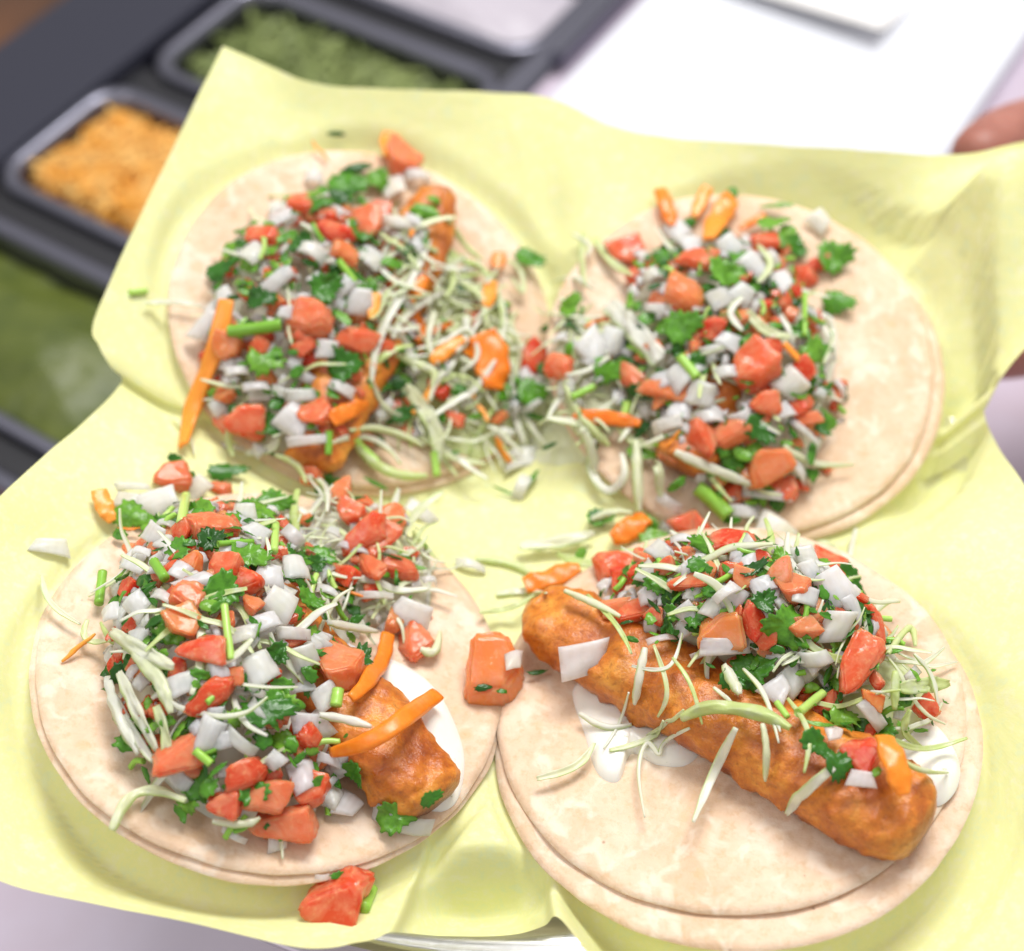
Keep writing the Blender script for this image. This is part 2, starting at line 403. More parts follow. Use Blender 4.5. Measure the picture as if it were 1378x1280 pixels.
def pan(a0, a1, b0, b1, label, content, fill, cmat, clabel, lump, scale):
    ctr = ab((a0 + a1) / 2, (b0 + b1) / 2, TZ - 0.12)
    e = empty('steel_pan', ctr); tag(e, label, 'pan', 'steel pans set in the rail')
    prof = [(0.000, -0.004), (0.000, 0.001), (0.004, 0.0025), (0.008, 0.001), (0.010, -0.006), (0.017, -0.115), (0.018, -0.118), (0.0155, -0.119), (0.0075, -0.006), (0.003, -0.004)]
    rings = [[ab(a, b, TZ + dz) for a, b in rrect(a0 + i, a1 - i, b0 + i, b1 - i, max(0.006, 0.022 - i * 0.4))] for i, dz in prof]
    shell('pan_wall', rings, M['steel'], e, closed=True)
    base = [[ab(a, b, TZ - dz) for a, b in rrect(a0 + i, a1 - i, b0 + i, b1 - i, 0.015)] for i, dz in ((0.017, 0.117), (0.030, 0.1175))]
    shell('pan_floor', base, M['steel'], e, cap=True)
    # contents: lumpy heap
    n = 46; vs = []; fs = []
    i0 = 0.0135
    for i in range(n + 1):
        for j in range(n + 1):
            a = lerp(a0 + i0, a1 - i0, i / n); b = lerp(b0 + i0, b1 - i0, j / n)
            p = ab(a, b, 0); ed = min(i, n - i, j, n - j) / n
            z = TZ - fill + lump * (noise.fractal(Vector((p.x * scale, p.y * scale, 3.1)), 0.7, 2.0, 4)) + 0.012 * smooth(0, 0.4, ed)
            vs.append((p.x, p.y, z))
    for i in range(n):
        for j in range(n):
            q = i * (n + 1) + j; fs.append((q, q + 1, q + n + 2, q + n + 1))
    rim = [i for i in range((n + 1))] + [i * (n + 1) + n for i in range(1, n + 1)] + [n * (n + 1) + j for j in range(n - 1, -1, -1)] + [i * (n + 1) for i in range(n - 1, 0, -1)]
    k = len(vs)
    for q in rim: vs.append((vs[q][0], vs[q][1], TZ - 0.112))
    for q in range(len(rim)): w = (q + 1) % len(rim); fs.append((rim[q], rim[w], k + w, k + q))
    o = link(content, mesh(content, vs, fs, cmat)); tag(o, clabel, content.split('_')[-1], kind='stuff')
    return e
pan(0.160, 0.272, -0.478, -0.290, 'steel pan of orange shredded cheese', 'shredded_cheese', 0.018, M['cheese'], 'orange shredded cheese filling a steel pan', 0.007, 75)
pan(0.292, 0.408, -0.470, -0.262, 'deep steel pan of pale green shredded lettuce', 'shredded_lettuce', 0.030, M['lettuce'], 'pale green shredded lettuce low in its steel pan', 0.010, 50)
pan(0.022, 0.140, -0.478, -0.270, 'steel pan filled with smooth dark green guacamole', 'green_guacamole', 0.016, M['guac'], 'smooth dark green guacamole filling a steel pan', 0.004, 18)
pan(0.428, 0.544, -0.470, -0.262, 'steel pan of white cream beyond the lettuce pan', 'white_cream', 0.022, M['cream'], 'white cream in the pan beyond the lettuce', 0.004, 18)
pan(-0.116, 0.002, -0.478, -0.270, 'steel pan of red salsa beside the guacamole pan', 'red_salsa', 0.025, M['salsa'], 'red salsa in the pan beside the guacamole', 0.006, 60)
def shreds(name, a0, a1, b0, b1, fill, ln, th, count, mat, label, seed):
    r = random.Random(seed); vs = []; fs = []
    for _ in range(count):
        a, b = r.uniform(a0 + .02, a1 - .02), r.uniform(b0 + .02, b1 - .02)
        c = ab(a, b, TZ - fill + r.uniform(0.004, 0.020)); d = Vector((r.uniform(-1, 1), r.uniform(-1, 1), r.uniform(-.35, .35))).normalized()
        s_ = d.orthogonal().normalized(); u = d.cross(s_); q = len(vs); l = ln * r.uniform(.5, 1)
        for k in (-.5, 0, .5):
            m_ = c + d * (l * k) + Vector((0, 0, 0.0015 if k == 0 else 0))
            for e, g in ((-1, -1), (1, -1), (1, 1), (-1, 1)): vs.append(m_ + s_ * (e * th) + u * (g * th * .6))
        for k in (0, 4):
            for j in range(4): j2 = (j + 1) % 4; fs.append((q + k + j, q + k + j2, q + k + 4 + j2, q + k + 4 + j))
        fs.append((q, q + 3, q + 2, q + 1)); fs.append((q + 8, q + 9, q + 10, q + 11))
    o = link(name, mesh(name, vs, fs, mat, smooth_=False)); tag(o, label, name.split('_')[0], kind='stuff')
M['cheese2'] = m_simple('pale and orange cheese', (0.86, 0.38, 0.025), 0.5, 0, (0.92, 0.62, 0.22), 70)
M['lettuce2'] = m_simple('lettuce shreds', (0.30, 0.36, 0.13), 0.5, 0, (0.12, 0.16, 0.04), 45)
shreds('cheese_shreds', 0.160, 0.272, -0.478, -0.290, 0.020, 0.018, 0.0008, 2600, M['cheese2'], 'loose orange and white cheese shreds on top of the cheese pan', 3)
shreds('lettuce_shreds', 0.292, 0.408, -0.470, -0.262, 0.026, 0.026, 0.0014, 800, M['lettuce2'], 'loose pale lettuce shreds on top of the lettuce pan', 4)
# dark cooler rail the pans hang in (bars between the wells)
rail = empty('cooler_rail', ab(0.2, -0.38, TZ - 0.2)); tag(rail, 'dark metal cooler rail holding the row of steel pans', 'cooler')
for a0, a1 in ((-0.30, -0.122), (-0.004, 0.028), (0.134, 0.166), (0.266, 0.298), (0.402, 0.434), (0.538, 0.70)):
    prism('divider_bar', abquad(a0, a1, -0.476, -0.264), TZ - 0.03, TZ - 0.005, M['dark'], 0.001, rail)
prism('back_rail', abquad(-0.5, 1.2, -0.560, -0.476), TZ - 0.05, TZ + 0.004, M['rail'], 0.002, rail)
prism('front_rail', abquad(-0.5, 1.2, -0.264, -0.2445), TZ - 0.05, TZ + 0.003, M['steel'], 0.002, rail)
prism('well_floor', abquad(-0.5, 1.2, -0.558, -0.246), TZ - 0.24, TZ - 0.2, M['dark'], 0, rail)
bb = prism('brown_bin', abquad(0.05, 0.75, -1.10, -0.572), TZ - 0.3, TZ - 0.03, M['brown'], 0.01); tag(bb, 'dark brown bin standing behind the cooler rail', 'bin')
# raised steel edge strip, white board, slip of paper
es = prism('edge_strip', abquad(0.425, 0.95, -0.246, -0.236), TZ + 0.0035, TZ + 0.016, M['steel'], 0.002); tag(es, 'narrow raised steel strip along the white board', 'strip')
bd = prism('white_board', abquad(0.10, 0.98, -0.224, 0.003), TZ + 0.001, TZ + 0.013, M['board'], 0.002); tag(bd, 'plain white board lying on the counter', 'board')
def slip():
    n = 14; vs = []; fs = []
    for s in (0, 1):
        for i in range(n + 1):
            for j in range(n + 1):
                u, v = i / n, j / n
                p = ab(0.541 + 0.055 * u, -0.203 + 0.130 * v, 0)
                z = TZ + 0.0175 + 0.010 * (1 - u) ** 2 * (0.4 + 0.6 * v) - 0.0006 * s
                vs.append((p.x, p.y, z))
    m_ = (n + 1) ** 2
    for i in range(n):
        for j in range(n):
            q = i * (n + 1) + j
            fs.append((q, q + 1, q + n + 2, q + n + 1)); fs.append((m_ + q, m_ + q + n + 1, m_ + q + n + 2, m_ + q + 1))
    o = link('paper_slip', mesh('paper_slip', vs, fs, M['slip'])); tag(o, 'small white slip of paper curling up on the white board', 'paper')
slip()

# ------------------------------------------------------------------ clear basket
RIMZ = -0.023
def sup(th, a, b, e=2.5):
    c, s = math.cos(th), math.sin(th)
    return (a * math.copysign(abs(c) ** (2 / e), c), b * math.copysign(abs(s) ** (2 / e), s))
def basket():
    e = empty('plastic_basket', Vector((0.006, 0.0, -0.04))); tag(e, 'clear plastic food basket under the yellow paper liner', 'basket')
    prof = [(0.020, -0.040), (0.120, -0.040), (0.130, -0.036), (0.145, RIMZ - 0.006), (0.150, RIMZ), (0.155, RIMZ + 0.001), (0.157, RIMZ - 0.002), (0.155, RIMZ - 0.0045), (0.1515, RIMZ - 0.002), (0.147, RIMZ - 0.008), (0.132, -0.038), (0.120, -0.042), (0.020, -0.042)]
    n = 120; rings = []
    for r, z in prof:
        rr = []
        for i in range(n):
            th = 2 * math.pi * i / n; x, y = sup(th, r, r * 0.985)
            rr.append((x + 0.006, y, z))
        rings.append(rr)
    shell('wall', rings[2:11], M['clear'], e)
    shell('bottom', rings[:3], M['clear'], e, cap=False)
basket()

# ------------------------------------------------------------------ yellow paper liner
EDGE = [(300, 62, 0.046), (400, 105, 0.037), (490, 120, 0.033), (640, 122, 0.03), (740, 132, 0.03), (830, 172, 0.026), (960, 190, 0.024), (1100, 198, 0.024), (1270, 208, 0.028), (1378, 192, 0.032), (1500, 172, 0.034), (1460, 380, 0.02), (1378, 470, 0.012), (1350, 505, 0.006), (1331, 535, 0.0), (1325, 558, -0.006), (1343, 600, -0.004), (1378, 650, 0.008), (1440, 740, 0.022), (1560, 960, 0.036), (1500, 1220, 0.018), (1330, 1420, 0.004), (1050, 1480, 0.004), (880, 1390, 0.006), (800, 1296, 0.01), (752, 1236, 0.009), (733, 1246, -0.004), (700, 1256, -0.015), (650, 1260, -0.018), (596, 1260, -0.016), (548, 1256, -0.006), (524, 1256, 0.007), (500, 1266, 0.01), (440, 1277, 0.012), (380, 1272, 0.012), (250, 1240, 0.012), (120, 1215, 0.014), (0, 1185, 0.018), (-130, 1110, 0.028), (-190, 900, 0.046), (-80, 745, 0.034), (0, 668, 0.03), (60, 612, 0.024), (125, 556, 0.014), (164, 514, 0.006), (150, 495, 0.012), (133, 465, 0.018), (127, 430, 0.022), (180, 310, 0.029), (250, 165, 0.039)]
def paper():
    P = [at(*e) for e in EDGE]
    B = catmull(P, 8, closed=True)
    # keep the two true corners of the sheet crisp
    for i, e in enumerate(EDGE):
        if e[:2] in ((300, 62),):
            for k in range(1, 8):
                B[(i * 8 + k) % len(B)] = P[i].lerp(P[(i + 1) % len(P)], k / 8)
                B[(i * 8 - k) % len(B)] = P[i].lerp(P[i - 1], k / 8)
    n = len(B); rings = 96; ctr = Vector((0.0, 0.0, 0))
    vs = [(0, 0, paper_h(0, 0))]; fs = []
    creases = [((178, 308), (262, 332), 0.0011), ((1262, 443), (1390, 405), 0.0011), ((1185, 190), (1240, 300), 0.0006), ((735, 140), (745, 330), -0.0022), ((690, 128), (720, 260), 0.0016), ((20, 930), (-80, 950), 0.001), ((168, 515), (250, 612), 0.0034), ((190, 430), (235, 560), -0.0020), ((1338, 572), (1150, 716), -0.0045), ((1320, 545), (1310, 605), 0.0016)]
    rc = random.Random(21)
    for _ in range(16):
        x_, y_ = rc.choice([(rc.uniform(300, 1300), rc.uniform(130, 230)), (rc.uniform(20, 220), rc.uniform(640, 1180)), (rc.uniform(1180, 1370), rc.uniform(230, 1150)), (rc.uniform(60, 620), rc.uniform(1170, 1260))])
        creases.append(((x_, y_), (x_ + rc.uniform(-130, 130), y_ + rc.uniform(-70, 70)), rc.choice((-1, 1)) * rc.uniform(0.0004, 0.0009)))
    cr = [(at(*a, 0.035), at(*b, 0.03), h) for a, b, h in creases]
    for k in range(1, rings + 1):
        s = (k / rings) ** 0.85
        for q in range(n):
            b = B[q]; x, y = b.x * s, b.y * s
            h = paper_h(x, y)
            w = smooth(0.70, 1.0, s)
            if b.y < -0.11: w = lerp(w, smooth(0.84, 0.95, s), math.exp(-((b.x + 0.012) / 0.020) ** 4))
            hb = paper_h(b.x, b.y)
            z = h + (b.z - hb) * w
            # small wrinkles, fading under the tortillas
            d = min((Vector((x, y, 0)) - Vector((t['c'].x, t['c'].y, 0))).length for t in TAC.values())
            wr = smooth(0.066, 0.085, d)
            z += wr * (0.0011 * nz(x * 28, y * 28) + 0.0005 * nz(x * 75, y * 75, 4) + 0.0012 * max(0, nz(x * 17, y * 22, 9)) ** 2)
            pt = Vector((x, y, 0))
            for a, c2, hh in cr:
                ab_ = Vector((c2.x - a.x, c2.y - a.y, 0)); u = max(0, min(1, (pt - Vector((a.x, a.y, 0))).dot(ab_) / ab_.length_squared))
                dd = (pt - Vector((a.x, a.y, 0)) - ab_ * u).length
                if dd < 0.012: z += wr * hh * math.exp(-(dd / (0.0015 if abs(hh) < 0.0015 else 0.006)) ** 2) * math.sin(math.pi * (0.1 + 0.8 * u))
            for t in TAC.values():
                d = math.hypot(x - t['c'].x, y - t['c'].y)
                if d < 0.092: z = min(z, plane_z(t, x, y) - THK - 0.0006 + max(0, d - 0.0730) * 1.8)
            vs.append((x, y, z))
    for q in range(n):
        fs.append((0, 1 + q, 1 + (q + 1) % n))
    for k in range(rings - 1):
        for q in range(n):
            q2 = (q + 1) % n; a = 1 + k * n
            fs.append((a + q, a + n + q, a + n + q2, a + q2))
    me = mesh('paper_liner', vs, fs, M['paper'])
    PAPER.append(BVHTree.FromPolygons([Vector(v) for v in vs], fs))
    bm = bmesh.new(); bm.from_mesh(me); bmesh.ops.recalc_face_normals(bm, faces=bm.faces); bm.to_mesh(me); bm.free()
    me.polygons.foreach_set('use_smooth', [True] * len(me.polygons))
    o = link('paper_liner', me); tag(o, 'pale yellow paper liner sheet spread under the four tacos', 'paper liner')
    return o
paper()

# ------------------------------------------------------------------ tortillas
def tortilla(t, seed, r, dx, dy, off, parent):
    c, n = t['c'], t['n']
    ex = (Vector((1, 0, 0)) - n * n.x).normalized(); ey = n.cross(ex)
    o3 = c + n * off + ex * dx + ey * dy
    R_, A_ = 26, 120; vs = []; fs = []
    def topz(x, y, rr):   # slight waviness shared by both faces
        q = ex * x + ey * y + c
        return 0.0007 * nz(q.x * 30, q.y * 30, 1.7) + 0.0006 * nz(x * 60 + seed, y * 60, seed) * rr
    for side in (0, 1):
        for k in range(R_ + 1):
            rr = k / R_
            for a in range(A_):
                th = 2 * math.pi * a / A_
                rad = r * (1 + 0.016 * nz(math.cos(th) * 1.6 + seed * 3.1, math.sin(th) * 1.6, seed) + 0.006 * nz(math.cos(th) * 7, math.sin(th) * 7, seed + 5))
                x, y = rad * rr * math.cos(th), rad * rr * math.sin(th)
                z = topz(x, y, rr)
                edge = smooth(0.965, 1.0, rr) * THK * 0.35
                z = z - edge if side == 0 else z - THK + edge
                vs.append(ex * x + ey * y + n * z)
    st = (R_ + 1) * A_
    for k in range(R_):
        for a in range(A_):
            a2 = (a + 1) % A_; q = k * A_
            fs.append((q + a, q + A_ + a, q + A_ + a2, q + a2))
            fs.append((st + q + a, st + q + a2, st + q + A_ + a2, st + q + A_ + a))
    q = R_ * A_
    for a in range(A_):
        a2 = (a + 1) % A_; fs.append((q + a, st + q + a, st + q + a2, q + a2))
    return link('tortilla', mesh('tortilla', vs, fs, M['tortilla']), None, parent, o3)

LABELS = dict(
    fr='fish taco with its whole golden fried fillet in full view, salsa heaped behind it',
    fl='fish taco with only one fried fillet end poking out from under the salsa heap',
    bl='fish taco with long orange carrot shred and shredded cabbage trailing off its salsa heap',
    br='fish taco with salsa heap and a wide bare half of tortilla facing the paper edge')
ROOT = {}
for i, k in enumerate(('fr', 'fl', 'bl', 'br')):
    t = TAC[k]
    ROOT[k] = tag(empty('fish_taco', t['c'] - t['n'] * THK), LABELS[k], 'taco', 'fish tacos on the yellow paper')
    tortilla(t, 2.3 + i * 1.7, t['r'], 0, 0, 0, ROOT[k])
    tortilla(t, 9.1 + i * 2.3, t['r'] * 0.985, t['up'][0], t['up'][1], THK + 0.0003, ROOT[k])

# ------------------------------------------------------------------ fried fish
def fish(k, pts, key, seed):
    """pts: (px, py, half width in photo px) along the middle of the fillet"""
    Q = []
    for px, py, hw in pts:
        p = hit(px, py, 0.009, lambda x, y: plane_z(TAC[k], x, y, THK))
        Q.append((p, hw * pxm(p)))
    FISH[key] = [(p.x, p.y, r) for p, r in Q]
    C = catmull([q[0] for q in Q], 14); Rr = catmull([Vector((q[1], 0, 0)) for q in Q], 14)
    n = 56; vs = []; batter_dark = []; rings = len(C)
    nrm = TAC[k]['n']
    for i, c in enumerate(C):
        d = (C[min(i + 1, rings - 1)] - C[max(i - 1, 0)]).normalized(); s = d.cross(nrm).normalized(); u = s.cross(d)
        e0 = min(1, i / 9, ) if i < 9 else min(1, (rings - 1 - i) / 9)
        cap = math.sqrt(max(0.0, 1 - (1 - e0) ** 2)) * 0.97 + 0.03
        for j in range(n):
            th = 2 * math.pi * j / n
            r = Rr[i].x * cap
            cx, sx = math.cos(th), math.sin(th)
            sq = lambda q: math.copysign(abs(q) ** 0.72, q)
            off = s * (r * sq(cx) * 0.99) + u * (r * sq(sx) * (0.70 if sx > 0 else 0.60))
            p = c + off
            big = noise.fractal(p * 85 + Vector((seed, 0, 0)), 0.8, 2.1, 3)
            fine = noise.fractal(p * 380 + Vector((0, seed, 0)), 0.7, 2.0, 3)
            p = p + off.normalized() * (0.0019 * big + 0.0005 * fine + 0.0011 * max(0, nz(p.x * 210, p.y * 210, p.z * 210)) ** 2 * 3) * min(1, cap * 1.5)
            vs.append(p - C[0]); batter_dark.append(max(0, min(1, 0.55 * smooth(0.1, -0.8, sx) + 0.75 * smooth(0.75, 0.0, e0) * (0.5 + big))))  # browned ends, plus a darker tone towards the underside
    fs = []
    for i in range(rings - 1):
        for j in range(n):
            j2 = (j + 1) % n; fs.append((i * n + j, i * n + j2, (i + 1) * n + j2, (i + 1) * n + j))
    fs.append(tuple(range(n))[::-1]); fs.append(tuple((rings - 1) * n + j for j in range(n)))
    me = mesh('fried_fish', vs, fs, M['fish'])
    at_ = me.attributes.new('batter_dark', 'FLOAT', 'POINT'); at_.data.foreach_set('value', batter_dark)
    return link('fried_fish', me, None, ROOT[k], C[0])
fish('fr', [(710, 814, 22), (752, 838, 52), (850, 893, 62), (960, 955, 64), (1070, 1018, 66), (1165, 1072, 74), (1220, 1102, 66), (1248, 1117, 40)], 'fr', 1.0)
fish('fl', [(300, 770, 50), (380, 860, 58), (460, 945, 60), (525, 1012, 62), (575, 1060, 50), (592, 1078, 34)], 'fl', 5.0)
fish('bl', [(592, 255, 26), (570, 310, 40), (510, 430, 48), (450, 540, 48), (425, 610, 40), (418, 632, 28)], 'bl', 8.0)
fish('br', [(1035, 330, 30), (1000, 420, 44), (960, 520, 46), (925, 605, 42), (912, 632, 30)], 'br', 12.0)

# ------------------------------------------------------------------ sauce
def sauce(k, outline, h, seed):
    fld = lambda x, y: plane_z(TAC[k], x, y, THK + 0.0003)
    P = catmull([hit(px, py, 0.0, fld) for px, py in outline], 7, closed=True)
    c = sum(P, Vector()) / len(P); n = TAC[k]['n']; vs = [Vector((0, 0, 0)) + n * h]; fs = []; m_ = len(P); R_ = 14
    for r in range(1, R_ + 1):
        s = r / R_
        for p in P:
            q = (p - c) * s
            w = c + q
            z = h * (1 - s ** 3) ** 0.6 * (0.75 + 0.5 * nz(w.x * 70, w.y * 70, seed)) + 0.0004 * (1 - s)
            vs.append(q + n * z)
    vs[0] = n * (h * (0.75 + 0.5 * nz(c.x * 70, c.y * 70, seed)))
    for a in range(m_): fs.append((0, 1 + a, 1 + (a + 1) % m_))
    for r in range(R_ - 1):
        for a in range(m_):
            a2 = (a + 1) % m_; b0 = 1 + r * m_; fs.append((b0 + a, b0 + m_ + a, b0 + m_ + a2, b0 + a2))
    return link('sauce', mesh('sauce', vs, fs, M['sauce']), None, ROOT[k], c)
sauce('fr', [(770, 930), (803, 905), (850, 930), (910, 965), (945, 1000), (925, 1030), (885, 1030), (850, 1015), (832, 1052), (803, 1040), (785, 985)], 0.005, 1)
sauce('fr', [(1190, 965), (1235, 960), (1272, 990), (1292, 1030), (1284, 1068), (1255, 1085), (1215, 1050), (1190, 1010)], 0.0055, 2)
sauce('fl', [(500, 890), (545, 895), (588, 930), (615, 980), (626, 1030), (612, 1082), (575, 1092), (530, 1060), (505, 980)], 0.0065, 3)
sauce('fl', [(380, 690), (420, 690), (445, 740), (430, 800), (395, 790)], 0.004, 4)
sauce('br', [(1085, 420), (1118, 425), (1128, 465), (1118, 510), (1092, 560), (1070, 520), (1072, 460)], 0.0035, 5)
sauce('bl', [(545, 420), (585, 415), (590, 470), (555, 510), (530, 470)], 0.0035, 6)

# ------------------------------------------------------------------ topping piece shapes (unit size, shared mesh data)
def shape_tomato(seed):
    rnd = random.Random(seed); bm = bmesh.new()
    bmesh.ops.create_cube(bm, size=1.0)
    sx, sy = rnd.uniform(-.25, .25), rnd.uniform(-.25, .25)
    for v in bm.verts:
        v.co = Vector((v.co.x + sx * v.co.y + rnd.uniform(-.12, .12), v.co.y + sy * v.co.z + rnd.uniform(-.12, .12), v.co.z * rnd.uniform(.5, .85)))
    for _ in range(rnd.choice((2, 3, 3, 4))):
        d = Vector((rnd.uniform(-1, 1), rnd.uniform(-1, 1), rnd.uniform(-.7, .7))).normalized()
        g = bm.verts[:] + bm.edges[:] + bm.faces[:]
        r = bmesh.ops.bisect_plane(bm, geom=g, plane_co=d * rnd.uniform(.30, .46), plane_no=d, clear_outer=True)
        ed = [e for e in bm.edges if e.is_boundary]
        if ed: bmesh.ops.contextual_create(bm, geom=ed)
    bmesh.ops.remove_doubles(bm, verts=bm.verts[:], dist=0.05)
    bmesh.ops.bevel(bm, geom=bm.edges[:], offset=0.075, segments=3, affect='EDGES', clamp_overlap=True)
    bmesh.ops.triangulate(bm, faces=bm.faces[:])
    for lim in (0.45, 0.26, 0.16):
        bmesh.ops.subdivide_edges(bm, edges=[e for e in bm.edges if e.calc_length() > lim], cuts=1)
        bmesh.ops.triangulate(bm, faces=[f for f in bm.faces if len(f.verts) > 3])
    bmesh.ops.smooth_vert(bm, verts=bm.verts[:], factor=0.35, use_axis_x=True, use_axis_y=True, use_axis_z=True)
    bmesh.ops.recalc_face_normals(bm, faces=bm.faces)
    cv = rnd.uniform(-.25, .25)
    for v in bm.verts:
        q = v.co.copy(); v.co = q * 1.06 + q.normalized() * (0.045 * noise.fractal(q * 3.4 + Vector((seed * 2.0, 0, 0)), .9, 2, 3)) + Vector((0, 0, cv * q.x * q.x))
    me = bpy.data.meshes.new('tomato'); bm.to_mesh(me); bm.free()
    me.polygons.foreach_set('use_smooth', [True] * len(me.polygons)); me.materials.append(M['t']); return me
def slab(name, corners, th, curve, mat, seed, n=6, curv2=0.0, wob=0.03):
    """curved slab on four corners, sharp sides"""
    vs = []; fs = []
    for s in (0, 1):
        for i in range(n + 1):
            for j in range(n + 1):
                u, v = i / n, j / n
                p = Vector(corners[0]).lerp(Vector(corners[1]), u).lerp(Vector(corners[3]).lerp(Vector(corners[2]), u), v)
                z = curve * (0.25 - p.x * p.x) + curv2 * p.y * p.x + wob * nz(p.x * 3 + seed, p.y * 3, s)
                e = min(u, 1 - u, v, 1 - v) * n
                b = (0.30 if e < 0.5 else 0.06 if e < 1.5 else 0) * th
                vs.append((p.x, p.y, z + (th / 2 - b if s == 0 else -th / 2 + b)))
    m_ = (n + 1) ** 2
    for i in range(n):
        for j in range(n):
            q = i * (n + 1) + j
            fs.append((q, q + n + 1, q + n + 2, q + 1)); fs.append((m_ + q, m_ + q + 1, m_ + q + n + 2, m_ + q + n + 1))
    rim = [i for i in range(n + 1)] + [i * (n + 1) + n for i in range(1, n + 1)] + [n * (n + 1) + j for j in range(n - 1, -1, -1)] + [i * (n + 1) for i in range(n - 1, 0, -1)]
    for a in range(len(rim)):
        b = (a + 1) % len(rim); fs.append((rim[a], rim[b], m_ + rim[b], m_ + rim[a]))
    me = mesh(name, vs, fs, mat, smooth_=False)
    bm = bmesh.new(); bm.from_mesh(me); bmesh.ops.recalc_face_normals(bm, faces=bm.faces); bm.to_mesh(me); bm.free()
    for p in me.polygons: p.use_smooth = abs(p.normal.z) > 0.6
    return me
def shape_onion(seed):
    r = random.Random(seed); j = lambda: r.uniform(-.2, .2)
    if seed % 3 == 0:     # curved sliver of one onion layer
        w = r.uniform(.55, .8); e = r.uniform(.3, .8)
        cs = [(-.55, -.5 * w * e, 0), (.55, -.5 * w, 0), (.55 + j() * .6, .5 * w * e + j() * .5, 0), (-.55, .5 * w + j() * .4, 0)]
        return slab('onion', cs, r.uniform(.16, .24), r.uniform(.7, 1.5), M['o'], seed, 7, r.uniform(-.3, .3), 0.06)
    t = r.uniform(-.2, .2)
    cs = [(-.5 + j(), -.5 + j() + t, 0), (.5 + j(), -.5 + j(), 0), (.5 + j(), .5 + j() - t, 0), (-.5 + j(), .5 + j(), 0)]
    return slab('onion', cs, r.uniform(.22, .38), r.uniform(.4, 1.3), M['o'], seed, 8, r.uniform(-.4, .4), 0.09)
def leaf_outline(r, kind):
    pts = []
    if kind == 'leaf':      # three-lobed toothed fan
        n = 44
        for i in range(n):
            a = -math.pi * 0.80 + 1.6 * math.pi * i / (n - 1)
            lobe = 0.62 + 0.38 * abs(math.cos(a * 1.5)) ** 0.8
            tooth = 1 - 0.16 * (i % 4 in (0, 3)) - 0.07 * r.random()
            pts.append((0.5 * lobe * tooth * math.cos(a) - 0.02, 0.52 * lobe * tooth * math.sin(a)))
        pts.append((-0.42, 0.0))
    else:                   # chopped scrap with one toothed side
        n = 18
        for i in range(n):
            a = 2 * math.pi * i / n
            rr = 0.5 * (0.75 + 0.25 * r.random()) * (1 - 0.14 * (i % 2) * (i < n * .55))
            pts.append((rr * math.cos(a) * 1.05, rr * math.sin(a) * (0.72 if kind == 'scrap' else 0.45)))
    return pts
def shape_leaf(seed, kind):
    r = random.Random(seed); out = leaf_outline(r, kind); m_ = len(out)
    cu, cv, tw, rf = r.uniform(-1.1, 1.1), r.uniform(-1.2, 1.2), r.uniform(-.7, .7), r.uniform(0.04, 0.10)
    vs = []; fs = []; R_ = 4
    def zz(x, y): return cu * x * x + cv * y * y + tw * x * y + rf * nz(x * 6 + seed, y * 6, seed)
    for s in (0.012, -0.012):
        b = len(vs); vs.append((0, 0, zz(0, 0) + s))
        for k in range(1, R_ + 1):
            for x, y in out: q = k / R_; vs.append((x * q, y * q, zz(x * q, y * q) + s))
        for a in range(m_):
            f = (b, b + 1 + a, b + 1 + (a + 1) % m_); fs.append(f if s > 0 else f[::-1])
        for k in range(R_ - 1):
            for a in range(m_):
                a2 = (a + 1) % m_; q = b + 1 + k * m_; f = (q + a, q + m_ + a, q + m_ + a2, q + a2); fs.append(f if s > 0 else f[::-1])
    h = len(vs) // 2; q = 1 + (R_ - 1) * m_
    for a in range(m_): a2 = (a + 1) % m_; fs.append((q + a, h + q + a, h + q + a2, q + a2))
    return mesh('leaf', vs, fs, M['c'])
